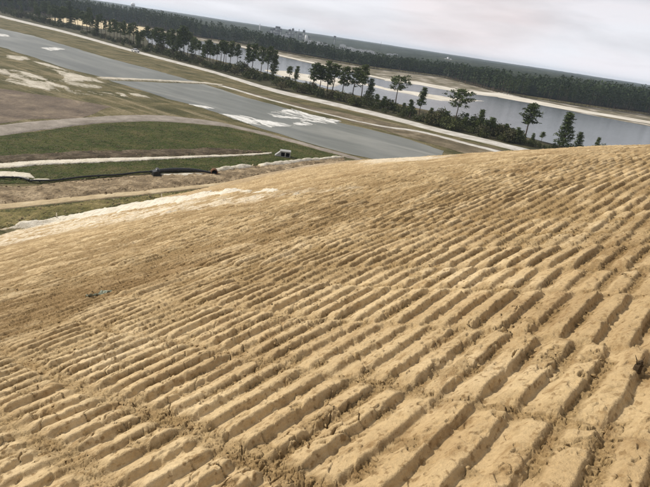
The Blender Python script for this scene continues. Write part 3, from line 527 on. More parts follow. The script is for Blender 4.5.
# loose clods of clay lying in the grooves and along the broken lines
def icosa():
    p = (1 + 5 ** .5) / 2
    v = np.array([(-1, p, 0), (1, p, 0), (-1, -p, 0), (1, -p, 0), (0, -1, p), (0, 1, p), (0, -1, -p), (0, 1, -p), (p, 0, -1), (p, 0, 1), (-p, 0, -1), (-p, 0, 1)], float)
    f = np.array([(0, 11, 5), (0, 5, 1), (0, 1, 7), (0, 7, 10), (0, 10, 11), (1, 5, 9), (5, 11, 4), (11, 10, 2), (10, 7, 6), (7, 1, 8),
                  (3, 9, 4), (3, 4, 2), (3, 2, 6), (3, 6, 8), (3, 8, 9), (4, 9, 5), (2, 4, 11), (6, 2, 10), (8, 6, 7), (9, 8, 1)])
    return v / np.linalg.norm(v[0]), f
def build_clods():
    g = np.random.default_rng(8)
    ok = np.argwhere((SC > .45) & (SR > 1.3) & (SR < 12) & (np.abs(SA) < R(50)))
    # equal area: vertices crowd near the camera, so weight by r^2
    wgt = SR[ok[:, 0], ok[:, 1]] ** 2; wgt /= wgt.sum()
    pick = ok[g.choice(len(ok), 13000, p=wgt, replace=False)]
    iv, fi = icosa(); n = len(pick)
    size = .0050 * np.exp(g.normal(0, .60, n)); size = np.clip(size, .0025, .013)
    sc = size[:, None, None] * g.uniform(.45, 1.6, (n, 1, 3)) * np.array([1.2, 1, .45]) * (1 + g.uniform(-.5, .5, (n, 12, 3)))
    v = iv[None] * sc
    a = g.uniform(0, 6.28, n); ca, sa = np.cos(a)[:, None], np.sin(a)[:, None]
    vx = v[..., 0] * ca - v[..., 1] * sa; vy = v[..., 0] * sa + v[..., 1] * ca
    i, j = pick[:, 0], pick[:, 1]
    V = np.stack([vx + SX[i, j][:, None], vy + SY[i, j][:, None], v[..., 2] + (SZ[i, j] + size * .25)[:, None]], -1).reshape(-1, 3)
    F = (fi[None] + (np.arange(n) * 12)[:, None, None]).reshape(-1, 3)
    tag(link('clay_clods', np_mesh('clay_clods', V, F, M['clod'])), kind='stuff')
build_clods()

# ------------------------------------------------------------------ the plain
def fract_edge(P, step, amp, seed, closed=True):
    """polygon or line with extra points, its edge roughened by noise"""
    out = []; n = len(P)
    for i in range(n if closed else n - 1):
        a = np.array(P[i]); b = np.array(P[(i + 1) % n]); L = np.linalg.norm(b - a); k = max(1, int(L / step))
        for s in range(k):
            out.append(a + (b - a) * s / k)
    if not closed: out.append(np.array(P[-1]))
    Q = np.array(out)
    if amp:
        s = 1 / (step * 3.0)
        Q = Q + amp * 2 * np.stack([fbm(Q[:, 0] * s, Q[:, 1] * s, seed, 4, .7) - .5, fbm(Q[:, 0] * s, Q[:, 1] * s, seed + 50, 4, .7) - .5], 1)
    return Q

def sheet(name, P, mat, z, step=2.0, amp=.8, seed=1, kind='structure'):
    Q = fract_edge(P, step, amp, seed)
    vs = [Vector((a, b, 0)) for a, b in Q]
    tris = tessellate_polygon([vs])
    me = bpy.data.meshes.new(name)
    fs = []
    for a, b, c in tris:
        cr = (Q[b][0] - Q[a][0]) * (Q[c][1] - Q[a][1]) - (Q[b][1] - Q[a][1]) * (Q[c][0] - Q[a][0])
        fs.append((a, b, c) if cr > 0 else (a, c, b))
    me.from_pydata([(q[0], q[1], z) for q in Q], [], fs); me.update(); me.materials.append(mat)
    return tag(link(name, me), kind=kind)

def resample(L, n):
    L = np.asarray(L, float); s = np.concatenate([[0], np.cumsum(np.linalg.norm(np.diff(L, axis=0), axis=1))])
    q = np.linspace(0, s[-1], n); return np.stack([np.interp(q, s, L[:, 0]), np.interp(q, s, L[:, 1])], 1)

def smooth_line(L, it=2):
    L = np.asarray(L, float)
    for _ in range(it):
        a = L[:-1] * .75 + L[1:] * .25; b = L[:-1] * .25 + L[1:] * .75
        L = np.concatenate([[L[0]], np.stack([a, b], 1).reshape(-1, 2), [L[-1]]])
    return L

def ribbon(name, two, mat, z, n=120, across=6, rough=.4, crown=0.0, seed=2, kind='structure', smooth=True):
    """road between two edge lines, with worn edges and a slight crown"""
    A = resample(smooth_line(two[0]), n); B = resample(smooth_line(two[1]), n)
    if rough:
        for E, sd in ((A, seed), (B, seed + 9)):
            E += rough * 2 * np.stack([fbm(E[:, 0] * .4, E[:, 1] * .4, sd, 4, .7) - .5, fbm(E[:, 0] * .4, E[:, 1] * .4, sd + 30, 4, .7) - .5], 1)
    tt = np.concatenate([[0], np.linspace(.03, .97, across - 1), [1]])[None, :, None]
    G = A[:, None] * (1 - tt) + B[:, None] * tt
    Z = z + crown * np.sin(np.pi * tt[..., 0]) * np.ones((n, 1)) + (.3 * crown * (fbm(G[..., 0], G[..., 1], 77, 2) - .5) if crown else 0)
    Z[:, 0] = Z[:, -1] = -.02
    V = np.concatenate([G, Z[..., None]], -1).reshape(-1, 3)
    idx = np.arange(n * (across + 1)).reshape(n, across + 1)
    F = np.stack([idx[:-1, :-1], idx[:-1, 1:], idx[1:, 1:], idx[1:, :-1]], -1).reshape(-1, 4)
    a, b, c = V[F[0, 0]], V[F[0, 1]], V[F[0, 2]]
    if np.cross(b - a, c - b)[2] < 0: F = F[:, ::-1]
    return tag(link(name, np_mesh(name, V, F, mat, smooth)), kind=kind)

def patch(name, P, mat, res, jitter, nscale, base, mound=0.0, mw=1.0, off=.03, seed=4, kind='structure', grain=0.0, streak=None, cover=.5):
    """ragged, bumpy sheet: grid cells kept where distance-in plus noise stays positive"""
    P = np.asarray(P); lo = P.min(0) - jitter; hi = P.max(0) + jitter
    xs = np.arange(lo[0], hi[0], res); ys = np.arange(lo[1], hi[1], res)
    X, Y = np.meshgrid(xs, ys)
    X = X + res * .35 * (vnoise(X * 9.1, Y * 9.1, 5) - .5); Y = Y + res * .35 * (vnoise(X * 9.1, Y * 9.1, 6) - .5)
    if streak:
        ca, sa = math.cos(R(streak[0])), math.sin(R(streak[0])); wob = 2.6 / nscale * (fbm(X * nscale * .35, Y * nscale * .35, seed + 5, 4, .6) - .5)
        NX, NY = (X * ca + Y * sa + 1.7 * wob) * nscale / streak[1], (-X * sa + Y * ca + wob) * nscale
        raw = poly_sdf(P, X, Y)
        d = np.minimum(raw, jitter * .35) + jitter * 2 * (fbm(NX, NY, seed, 5, .68) - 1 + cover)
    else: d = poly_sdf(P, X, Y) + jitter * 2 * (fbm(X * nscale, Y * nscale, seed, 5, .62) - .5)
    Z = base(X, Y) + off + mound * sstep(0, mw, d) * (.6 + .8 * fbm(X * .7, Y * .7, seed + 3, 3)) + grain * sstep(0, 1.2, d) * (fbm(X * 1.6, Y * 1.6, seed + 8, 3) - .5)
    Z = np.where(d < 0, Z - off - np.clip(-d, 0, 1) * .6, Z)
    ny, nx = X.shape; idx = np.arange(ny * nx).reshape(ny, nx)
    F = np.stack([idx[:-1, :-1], idx[:-1, 1:], idx[1:, 1:], idx[1:, :-1]], -1).reshape(-1, 4)
    F = F[d.ravel()[F].max(1) > 0]
    used = np.zeros(ny * nx, bool); used[F.ravel()] = True; remap = np.cumsum(used) - 1
    V = np.stack([X.ravel(), Y.ravel(), Z.ravel()], 1)[used]
    me = np_mesh(name, V, remap[F], mat, True)
    at_ = me.attributes.new('depth', 'FLOAT', 'POINT'); at_.data.foreach_set('value', np.clip(d, 0, 9).ravel()[used].astype(np.float32))
    return tag(link(name, me), kind=kind)

flat = lambda X, Y: np.zeros_like(X)
land = lambda X, Y: np.maximum(slope_z(X, Y) + slope_swell(X, Y, np.hypot(X, Y)), 0.0)

# one ground sheet out to the horizon
gx = np.concatenate([-np.geomspace(6400, 60, 30), np.linspace(-50, 50, 11), np.geomspace(60, 6400, 30)])
GX, GY = np.meshgrid(gx, gx)
ii = np.arange(GX.size).reshape(GX.shape)
GF = np.stack([ii[:-1, :-1], ii[:-1, 1:], ii[1:, 1:], ii[1:, :-1]], -1).reshape(-1, 4)
tag(link('ground', np_mesh('ground', np.stack([GX.ravel(), GY.ravel(), np.zeros(GX.size)], 1), GF, M['plain'])), kind='structure')

# ponds and the ground between them and the slope
sheet('brown_soil', BROWN_SOIL, M['brown'], .02, 3, 3.0, 3)
sheet('pond', POND_A, M['pond'], .04, 2.5, 1.6, 5)
sheet('pond', POND_B, M['pond'], .04, 2.0, 1.0, 6)
patch('dike', DIKE, M['streak_sand'], .5, .5, .4, flat, .25, 1.0, .06, 7)
for i, P in enumerate(POND_SAND): patch('pond_sand', P, M['pond_sand'], .30, 3.0 if i < 2 else 1.5, .45, flat, .03, 1, .06 + .004 * i, 20 + i, streak=(-34, 3.0), cover=.46 if i < 2 else .58)
for i, P in enumerate(SAND_STREAK):
    patch('sand_streak', P, M['streak_sand'], [.4, .45, .45, .45][i], [2, 4, 5, 5][i], [.4, .30, .34, .34][i], flat, .05, 1, .05 + .02 * i, 30 + i, streak=(-38, 5.0), cover=[.6, .46, .36, .36][i])
sheet('bare_verge', BARE_VERGE, M['bare'], .03, 2, 1.4, 9)
ribbon('lower_path', LOWER_PATH, M['pale_gravel'], .07, 160, 3, .35)
ribbon('perimeter_road', ROAD_EDGE, M['pale_gravel'], .09, 240, 6, .35, .08)
ribbon('gravel_road', GRAVEL, M['gravel'], .08, 160, 8, .6, .12)
sheet('green_field', GREEN_FIELD, M['green'], .03, 1.5, .9, 11)
patch('dark_strip', DARK_STRIP, M['dark'], .45, 1.2, .5, flat, .25, 2.0, .045, 12, grain=.3)
patch('sand_path', SAND_PATH, M['path_sand'], .2, .6, .5, flat, .10, .6, .16, 13)
sheet('green_strip', GREEN_STRIP, M['green'], .055, 1.2, .5, 14)
for i, P in enumerate(DITCH_SAND): patch('ditch_sand', P, M['path_sand'], .25, .6, .6, flat, .10, .6, .09 + .01 * i, 40 + i)
patch('dirt_bank', DIRT_BANK, M['bank'], .35, .6, .6, flat, .30, 3.5, .08, 15, grain=.40)
for i, P in enumerate(PALE_EDGE): patch('pale_edge', P, M['berm_sand'], .3, .8, .6, flat, .45, 1.2, .25, 44 + i)
patch('olive_strip', OLIVE, M['olive'], .4, .6, .6, flat, .08, 1, .10, 16, grain=.15)
ribbon('dirt_road', DIRT_ROAD, M['road_clay'], .14, 90, 8, .35, .06)
patch('white_sand_berm', BERM, M['berm_sand'], .22, 1.3, .55, land, .40, 1.6, .05, 17, grain=.35)

# tufts on the grass, lumps of soil on the bank
def inside_points(P, n, g):
    P = np.asarray(P); out = np.zeros((0, 2))
    while len(out) < n:
        q = g.uniform(P.min(0), P.max(0), (n * 2, 2)); out = np.concatenate([out, q[poly_sdf(P, q[:, 0], q[:, 1]) > .2]])
    return out[:n]
def build_tufts():
    g = np.random.default_rng(44); VV, FF, o = [], [], 0
    for P, n, z in ((GREEN_FIELD, 3600, .05), (GREEN_STRIP, 1800, .06), (OLIVE, 1500, .14), (DARK_STRIP, 500, .2)):
        q = inside_points(P, n * 3, g); q = q[fbm(q[:, 0] * .6, q[:, 1] * .6, 61, 5, .7) > .42][:n]
        c = np.concatenate([q, np.full((len(q), 1), z + .06)], 1)
        m = 5; p = np.repeat(c, m, 0); k = len(p); a = g.uniform(0, 6.28, k); h = g.uniform(.03, .09, k); w = g.uniform(.03, .08, k)
        p[:, :2] += g.normal(0, .09, (k, 2)); p[:, 2] -= .06
        dx = np.stack([np.cos(a) * w, np.sin(a) * w, 0 * a], 1); tip = np.stack([-np.sin(a) * .16, np.cos(a) * .16, h], 1)
        v = np.stack([p - dx, p + tip, p + dx], 1).reshape(-1, 3); VV.append(v); FF.append(np.arange(k * 3).reshape(k, 3) + o); o += k * 3
    tag(link('grass_tufts', np_mesh('grass_tufts', np.concatenate(VV), np.concatenate(FF), M['tuft'])), kind='stuff')
    iv, fi = icosa(); q = np.concatenate([inside_points(DIRT_BANK, 900, g), inside_points(DARK_STRIP, 500, g), inside_points(OLIVE, 150, g)]); n = len(q)
    size = np.clip(.07 * np.exp(g.normal(0, .5, n)), .03, .22)
    v = iv[None] * size[:, None, None] * g.uniform(.5, 1.5, (n, 1, 3)) * np.array([1, 1, .6]) * (1 + g.uniform(-.35, .35, (n, 12, 3)))
    v = v + np.concatenate([q, np.full((n, 1), .20)], 1)[:, None]
    tag(link('soil_lumps', np_mesh('soil_lumps', v.reshape(-1, 3), (fi[None] + (np.arange(n) * 12)[:, None, None]).reshape(-1, 3), M['bank'])), kind='stuff')
build_tufts()

# lake, its banks and the sand bars in it
BELT = [tuple(p) for p in ROAD_EDGE[0]] + [(96, 178), (80, 203), (50, 212), (20, 250), (-10, 262), (-40, 292), (-90, 350), (-150, 430), (-205, 500), (-290, 600), (-420, 700)]
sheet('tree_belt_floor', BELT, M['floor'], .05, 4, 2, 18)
sheet('shore', SHORE, M['shore'], .08, 5, 4, 19)
sheet('beach', LEFT_SAND, M['tan_sand'], .09, 5, 5, 24)
sheet('lake', LAKE, M['lake'], .12, 4, 2.5, 25)
for i, P in enumerate(SHORE_SAND): sheet('beach', P, M['beach'], .16 + .01 * i, 3, 2.2, 26 + i)
patch('sand_spit', SPIT, M['beach'], 1.2, 3.0, .12, flat, .35, 3, .13, 29)

# ------------------------------------------------------------------ pines
def leaf_quads(g, centers, n, spread, size, flat_=.6):
    """n small tilted leaf faces round each centre -> verts, faces"""
    c = np.repeat(np.asarray(centers), n, 0); m = len(c)
    p = c + g.normal(0, 1, (m, 3)) * np.asarray(spread)
    a = g.normal(0, 1, (m, 3)); a[:, 2] *= flat_; a /= np.linalg.norm(a, axis=1)[:, None]
    b = np.cross(a, g.normal(0, 1, (m, 3))); b /= np.linalg.norm(b, axis=1)[:, None] + 1e-9
    s = size * g.uniform(.6, 1.4, (m, 1))
    v = np.stack([p - a * s, p - b * s * .45, p + a * s, p + b * s * .45], 1).reshape(-1, 3)
    return v, np.arange(m * 4).reshape(m, 4)

def make_pine(kind, seed):
    g = np.random.default_rng(seed); rnd = random.Random(seed); Ht = 12.0
    cb, rad, shape, n = {0: (.42, 1.9, 'oval', 34), 1: (.50, 1.7, 'oval', 28), 2: (.36, 1.9, 'cone', 36), 3: (.46, 2.2, 'oval', 32), 4: (.18, 1.9, 'cone', 40),
                         5: (.60, 1.4, 'oval', 20), 6: (.52, 3.1, 'flat', 30), 7: (.12, 2.7, 'cone', 52)}[kind]
    root = empty('pine_tree', (0, 0, 0))
    lean = (rnd.uniform(-.5, .5), rnd.uniform(-.5, .5))
    axis = lambda f: Vector((lean[0] * f * f + .12 * math.sin(f * 5 + seed), lean[1] * f * f + .12 * math.cos(f * 4 + seed), f * Ht))
    tr = MB(); tr.tube([axis(f) for f in (0, .03, .2, .4, .6, .8, .97)], [.24, .19, .165, .14, .10, .06, .02], 7)
    cen = []
    for i in range(n):
        f = cb + (1 - cb) * ((i + rnd.random()) / n) ** .9; q = (f - cb) / (1 - cb)
        L = rad * {'oval': .35 + .65 * math.sin(math.pi * min(1, .22 + q * .78)), 'cone': 1.0 - .78 * q, 'flat': .55 + .6 * math.sin(math.pi * (.15 + .75 * q))}[shape] * rnd.uniform(.55, 1.15)
        a = i * 2.4 + rnd.uniform(-.5, .5); p0 = axis(f); up = rnd.uniform(.05, .45) if shape != 'cone' else rnd.uniform(-.05, .3)
        p1 = p0 + Vector((math.cos(a) * L, math.sin(a) * L, L * up))
        mid = (p0 + p1) / 2 + Vector((0, 0, -.06 * L))
        tr.tube([p0, mid, p1], [.045, .03, .012], 4, False)
        for s in ([.45, .75, 1.0] if L > .9 else [.6, 1.0]):
            if rnd.random() < .88: cen.append(p0.lerp(p1, s) + Vector((rnd.uniform(-.2, .2), rnd.uniform(-.2, .2), rnd.uniform(0, .25))))
    for i in range(4):
        f = rnd.uniform(.2, max(.25, cb)); a = rnd.uniform(0, 6.28); p0 = axis(f); L = rnd.uniform(.4, .9)
        tr.tube([p0, p0 + Vector((math.cos(a) * L, math.sin(a) * L, -.1))], [.03, .01], 4, False)
    cen.append(axis(.99))
    tr.build('trunk', M['bark'], root, True)
    v, f = leaf_quads(g, [tuple(c) for c in cen], 20, (.36, .36, .22), .30)
    link('crown', np_mesh('crown', v, f, M['needles']), root)
    return root

PROTO = {}
def place_pine(x, y, h, kind, label, group, rs):
    wide = rs.uniform(1.15, 1.5) * (.82 if group and ('close' in label or 'dense' in label) else 1.0); key = (kind, rs.randint(0, 1))
    if key not in PROTO: o = PROTO[key] = make_pine(kind, kind * 7 + key[1] * 3 + 1)
    else: o = copy_tree(PROTO[key])
    o.location = (x, y, 0); o.rotation_euler = (0, 0, rs.uniform(0, 6.28)); s = h / 12.0
    w = s * wide * (1.15 if h < 9 else 1.0); o.scale = (w, w, s)
    for k in ('group',):
        if k in o: del o[k]
    return tag(o, label, 'tree', group)
rs = random.Random(4)
GRP_MID = 'pines standing in the clumps between the road and the lake'
PINE_LABEL = {
    0: 'pine at the left end of the dense clump where the lake first shows', 6: 'last full pine on the right of the dense clump left of the sand spit',
    7: 'left one of two low pines in the gap right of the dense clump', 8: 'right one of two low pines in the gap right of the dense clump',
    9: 'leftmost tall pine of the middle clump in front of the sand spit', 10: 'second pine from the left in the middle clump before the sand spit',
    15: 'dense dark pine at the right end of the middle clump', 16: 'small pine tucked against the right side of the middle clump',
    17: 'lone umbrella shaped pine on a bare trunk against the lake', 18: 'slim pine just left of the broad dark pine above the scrub',
    19: 'broad spreading pine with layered branches above the scrub by the sand spit end', 20: 'short pine close to the right foot of the broad spreading pine',
    21: 'young pine standing alone between two larger pines above the scrub', 22: 'small pointed pine left of the open tall oval pine',
    23: 'tall oval pine with an open crown standing against the lake', 24: 'big full pine with branches almost to the ground above the clay crest',
    25: 'young pine right of the big full pine on the crest line', 26: 'smallest round pine at the far right end of the tree line', 27: 'thin bare young pine between the two tallest pines on the right'}
for i, (x, y, h, k) in enumerate(PINES):
    if i in PINE_LABEL: place_pine(x, y, h, k, PINE_LABEL[i], GRP_MID, rs)
    elif i < 9: place_pine(x, y, h, k, 'slender pine inside the dense clump by the left end of the lake', 'pines inside the dense clump', rs)
    else: place_pine(x, y, h, k, 'thin tall pine inside the middle clump with the lake showing between the trunks', 'pines inside the middle clump', rs)
def by_section(L, secs, place):
    """sections from left to right; in each, the ends and the tallest get a label of their own"""
    ang = [math.atan2(q[0], q[1]) for q in L]; order = sorted(range(len(L)), key=lambda i: ang[i]); n = len(order); k0 = 0
    for name, share in secs:
        ids = order[k0:k0 + round(n * share)] if (name, share) != secs[-1] else order[k0:]; k0 += len(ids)
        tall = max(ids[1:-1], key=lambda i: L[i][2])
        for i in ids:
            what = 'leftmost' if i == ids[0] else 'rightmost' if i == ids[-1] else 'tallest' if i == tall else ''
            place(L[i], name, what)
def pine_in(q, sec, what):
    x, y, h, k = q
    place_pine(x, y, h * (1.12 if what == 'tallest' else 1.0), k, (what + ' of the' if what else 'one of the close') + ' dark pines ' + sec, 'pines ' + sec, rs)
by_section(PINES_ROW, [('behind the road left of the sandy clearing', .16), ('in front of the sandy clearing', .42), ('beside the road where the lake begins', .42)], pine_in)
by_section(PINES_BELT, [('standing low in the scrub left of the broad spreading pine', .5), ('standing low in the scrub right of the broad spreading pine', .5)], lambda q, sec, what: place_pine(q[0], q[1], q[2], q[3], (what + ' of the' if what else 'one of the') + ' small pines ' + sec, 'small pines ' + sec, rs))
by_section(PINES_LEFT, [('at the far left edge of the corner wood', .33), ('inside the corner wood', .34), ('on the right side of the corner wood', .33)], pine_in)

# ------------------------------------------------------------------ scrub under the pines
def make_shrub(kind, seed):
    g = np.random.default_rng(seed); n = 34
    a = g.uniform(0, 6.28, n); rr = np.sqrt(g.uniform(0, 1, n)) * 1.5; z = g.uniform(.15, 1, n) ** .8 * 3.0 * np.sqrt(np.clip(1.05 - (rr / 1.6) ** 2, .05, 1))
    cen = np.stack([rr * np.cos(a), rr * np.sin(a), z], 1)
    v, f = leaf_quads(g, cen, 16, (.30, .30, .26), .22, 1.0)
    st = MB()
    for c in cen[::4]: st.tube([(0, 0, 0), (c[0] * .4, c[1] * .4, c[2] * .5), tuple(c)], [.05, .035, .012], 4, False)
    root = empty('shrub', (0, 0, 0))
    st.build('stem', M['bark'], root)
    link('foliage', np_mesh('foliage', v, f, M['shrub_pale'] if kind == 3 else M['shrub']), root)
    return root
SPROTO = {}
def place_shrub(x, y, h, k, label, group):
    if k not in SPROTO: o = SPROTO[k] = make_shrub(k, 60 + k)
    else: o = copy_tree(SPROTO[k])
    o.location = (x, y, 0); o.rotation_euler = (0, 0, rs.uniform(0, 6.28)); s = min(h, 5.5) / 3.0
    o.scale = (s * rs.uniform(.9, 1.3), s * rs.uniform(.9, 1.3), s)
    tag(o, label, 'shrub', group)
def shrub_in(q, sec, what):
    x, y, h, k = q; tone = 'greyish loose shrubs ' if k == 3 else 'dark green shrubs '
    if what: place_shrub(x, y, h * (1.15 if what == 'tallest' else 1), k, what + ' shrub ' + sec, 'shrubs ' + sec)
    else: place_shrub(x, y, h, k, 'one of the ' + tone + sec, tone + sec)
by_section(SHRUBS_A, [('along the road at the top left corner', .35), ('under the pines by the sandy clearing', .35), ('under the pines left of the dense clump', .30)], shrub_in)
by_section(SHRUBS_B, [('under the dense clump of pines', .2), ('under the middle clump of pines', .22), ('below the lone umbrella shaped pine', .2), ('below the broad spreading pine', .2), ('near the clay crest at the right end', .18)], shrub_in)

# ------------------------------------------------------------------ the far wood
def build_far_wood():
    g = np.random.default_rng(21)
    E = np.array(FOREST_EDGE); hp = np.array([22, 22, 22, 22, 21, 20, 18, 15, 13.5, 16, 18, 21, 22, 22.])
    seg = np.concatenate([[0], np.cumsum(np.linalg.norm(np.diff(E, axis=0), axis=1))])
    VV, FF, o = [], [], 0
    TV, TF, to = [], [], 0
    for row, (dep, n) in enumerate([(2, 420), (7, 400), (13, 380), (20, 360), (29, 340), (40, 320), (54, 320), (72, 320)]):
        q = g.uniform(0, seg[-1], n)
        x = np.interp(q, seg, E[:, 0]); y = np.interp(q, seg, E[:, 1]); h = np.interp(q, seg, hp) * g.uniform(.62, 1.10, n) * (.90 + .22 * fbm(q * .012, q * 0, 77, 3)) + (row > 3) * .5
        d = np.hypot(x, y); k = 1 + (dep + g.uniform(-4, 4, n)) / d; x = x * k; y = y * k
        for i in range(n):
            m = 46 if row < 3 else 28; H = h[i]; w = g.uniform(1.5, 2.4)
            z = H * (.30 + .70 * g.uniform(0, 1, m)) if row < 3 else H * (.5 + .5 * g.uniform(0, 1, m))
            rr = w * np.sqrt(np.clip(1.05 - ((z / H - .55) / .5) ** 2, .06, 1)) * g.uniform(.4, 1, m); a = g.uniform(0, 6.28, m)
            cen = np.stack([x[i] + rr * np.cos(a), y[i] + rr * np.sin(a), z], 1)
            v, f = leaf_quads(g, cen, 1, (.1, .1, .1), .95, 1.0)
            VV.append(v); FF.append(f + o); o += len(v)
            if row < 2:
                t = .16
                tv = np.array([(x[i] - t, y[i], 0), (x[i] + t * .5, y[i] - t, 0), (x[i] + t * .5, y[i] + t, 0), (x[i], y[i], H * .9)])
                TV.append(tv); TF.append(np.array([(0, 1, 3), (1, 2, 3), (2, 0, 3)]) + to); to += 4
    o1 = link('far_wood', np_mesh('far_wood', np.concatenate(VV), np.concatenate(FF), M['forest'])); tag(o1, kind='stuff')
    tag(link('far_wood_trunks', np_mesh('far_wood_trunks', np.concatenate(TV), np.concatenate(TF), M['bark'])), kind='stuff')
    # tree tops behind the front ranks, on to the horizon
    az = np.radians(np.linspace(-50, 50, 420)); eaz = np.arctan2(E[:, 0], E[:, 1]); er = np.hypot(E[:, 0], E[:, 1])
    r0 = np.interp(az, eaz, er) + 46; h0 = np.interp(az, eaz, hp)
    tt = np.linspace(0, 1, 200)
    RR = r0[None] * (6200 / r0[None]) ** tt[:, None]; A = np.broadcast_to(az[None], RR.shape)
    X = RR * np.sin(A); Y = RR * np.cos(A)
    val = np.exp(-((np.degrees(A) + 3) / 11) ** 2) * sstep(660, 800, RR) * (1 - sstep(1500, 2200, RR))
    Hc = (h0[None] - 3.5) * (1 - sstep(700, 1500, RR)) + 15 * sstep(700, 1500, RR)
    Hc = Hc * (1 - .75 * val) + 5 * sstep(2500, 4500, RR) * fbm(X * .0016, Y * .0016, 9, 3)
    Z = Hc + 3.2 * (vnoise(X / 5.5, Y / 5.5, 3) - .5) + 2.5 * (fbm(X / 30, Y / 30, 8, 3) - .5) + 9 * (fbm(X / 160, Y / 160, 18, 3) - .5) * sstep(800, 1600, RR)
    Z[0] = 1.0
    idx = np.arange(Z.size).reshape(Z.shape)
    F = np.stack([idx[:-1, :-1], idx[:-1, 1:], idx[1:, 1:], idx[1:, :-1]], -1).reshape(-1, 4)[:, ::-1]
    tag(link('forest_canopy', np_mesh('forest_canopy', np.stack([X.ravel(), Y.ravel(), Z.ravel()], 1), F, M['canopy'])), kind='stuff')
build_far_wood()

# ------------------------------------------------------------------ far plant and houses
PT = []
def tower_block(px, w, h, label, cat='tower', mat='steel', tiers=3, spire=0):
    x, y = FAR[px]; rz = -math.atan2(x, y); root = empty('process_tower', (x, y, 0), rz); PT.append(root.name)
    b = MB()
    for sx in (-1, 1):
        for sy in (-1, 1): b.box((sx * w * .42, sy * w * .42, h / 2), (w * .10, w * .10, h))
    for k in range(tiers + 1): b.box((0, 0, h * (k + .5) / (tiers + 1)), (w, w, h * .05))
    b.build('frame', M[mat], root)
    v = MB()
    for k in range(tiers): v.tube([((k - (tiers - 1) / 2) * w * .26, 0, .5), ((k - (tiers - 1) / 2) * w * .26, 0, h * (.92 - .12 * (k % 2)))], w * .13, 10)
    v.build('vessel', M['pale_steel'], root, True)
    t = MB(); t.box((0, 0, h * .93), (w * .8, w * .7, h * .14)); t.build('top_house', M[mat], root)
    if spire:
        s = MB(); s.tube([(w * .2, 0, h), (w * .2, 0, h + spire)], [w * .05, w * .03], 6); s.build('vent_pipe', M[mat], root)
    return tag(root, label, cat)
def stack(px, r, h, label, mat):
    x, y = FAR[px]; root = empty('smokestack', (x, y, 0))
    s = MB(); s.tube([(0, 0, 0), (0, 0, h * .5), (0, 0, h)], [r, r * .85, r * .7], 12); s.build('shaft', M[mat], root, True)
    s = MB(); s.tube([(0, 0, h), (0, 0, h + .6)], [r * .82, r * .82], 12); s.build('rim', M['steel'], root)
    return tag(root, label, 'chimney')
def house(px, w, d, h, label, name='shed', mat='dull_white', rz=0.0, cat='building', group=None):
    x, y = FAR[px]; root = empty(name, (x, y, 0), -math.atan2(x, y) + rz)
    b = MB(); b.prism([(-w / 2, 0), (w / 2, 0), (w / 2, h), (0, h + d * .0 + w * .10), (-w / 2, h)], (1, 0, 0), (0, 0, 1), (0, 1, 0), (0, -d / 2, 0), d)
    b.build('wall', M[mat], root)
    r = MB()
    for s in (-1, 1):
        r.prism([(0, w * .10 + h + .02), (s * (w / 2 + .4), h - .06), (s * (w / 2 + .4), h + .25), (0, w * .10 + h + .35)], (1, 0, 0), (0, 0, 1), (0, 1, 0), (0, -d / 2 - .3, 0), d + .6)
    r.build('roof', M['roof'], root)
    for k in range(3):
        f = MB(); f.box(((k - 1) * w * .28, -d / 2 - .02, h * .5), (w * .12, .1, h * .35)); f.build('window', M['glass'], root)
    f = MB(); f.box((w * .42, -d / 2 - .02, h * .27), (w * .07, .1, h * .5)); f.build('door', M['steel'], root)
    return tag(root, label, cat, group)
def silo(px, r, h, label, mat='dull_white'):
    x, y = FAR[px]; root = empty('silo', (x, y, 0))
    s = MB(); s.tube([(0, 0, 0), (0, 0, h)], r, 14); s.build('tank', M[mat], root, True)
    s = MB(); s.tube([(0, 0, h), (0, 0, h + r * .5)], [r * 1.02, r * .15], 14); s.build('roof', M['roof'], root)
    return tag(root, label, 'silo')
stack('260', 1.5, 26, 'thin pale chimney at the left end of the far plant', 'pale_steel')
tower_block('278', 13, 27.5, 'widest grey process tower at the left of the far plant skyline', tiers=3)
tower_block('272', 7, 20, 'low grey tower touching the left side of the widest process tower', tiers=2)
tower_block('290', 7, 25, 'grey tower right of the widest process tower in the far plant', tiers=2, spire=4)
tower_block('293', 6, 28, 'tallest slim grey tower in the middle of the far plant', tiers=2, spire=3)
stack('299', 1.1, 28, 'single dark thin chimney right of the slim grey tower', 'steel')
tower_block('304', 6, 28, 'grey tower with a vent pipe behind the white silo', tiers=2, spire=4)
for i, px in enumerate(['269', '275', '281', '287', '296', '301', '309b']):
    tower_block(px, 5 + (i * 3) % 4, [14, 22, 23, 18, 21, 19, 15][i], 'one of the smaller grey towers crowded between the tall towers of the far plant', tiers=1 + i % 2, spire=(i * 2) % 5)
    bpy.data.objects[PT[-1]]['group'] = 'smaller towers of the far plant'
silo('307', 3.6, 17, 'white silo at the foot of the grey tower with a vent pipe')
tower_block('335', 6, 25.5, 'lone dark tower standing apart right of the far plant', tiers=1)
x, y = FAR['381']; root = empty('radio_mast', (x, y, 0)); s = MB()
for k in range(3):
    a = k * 2.094; s.tube([(1.1 * math.cos(a), 1.1 * math.sin(a), 0), (.25 * math.cos(a), .25 * math.sin(a), 27)], [.22, .16], 5)
for k in range(8): s.box((0, 0, 2 + k * 3.1), (1.7 - k * .17, 1.7 - k * .17, .18))
s.build('lattice', M['steel'], root); s = MB(); s.tube([(0, 0, 27), (0, 0, 29.5)], .12, 5); s.build('antenna', M['steel'], root)
tag(root, 'thin lattice mast above the far trees right of the lone tower', 'mast')
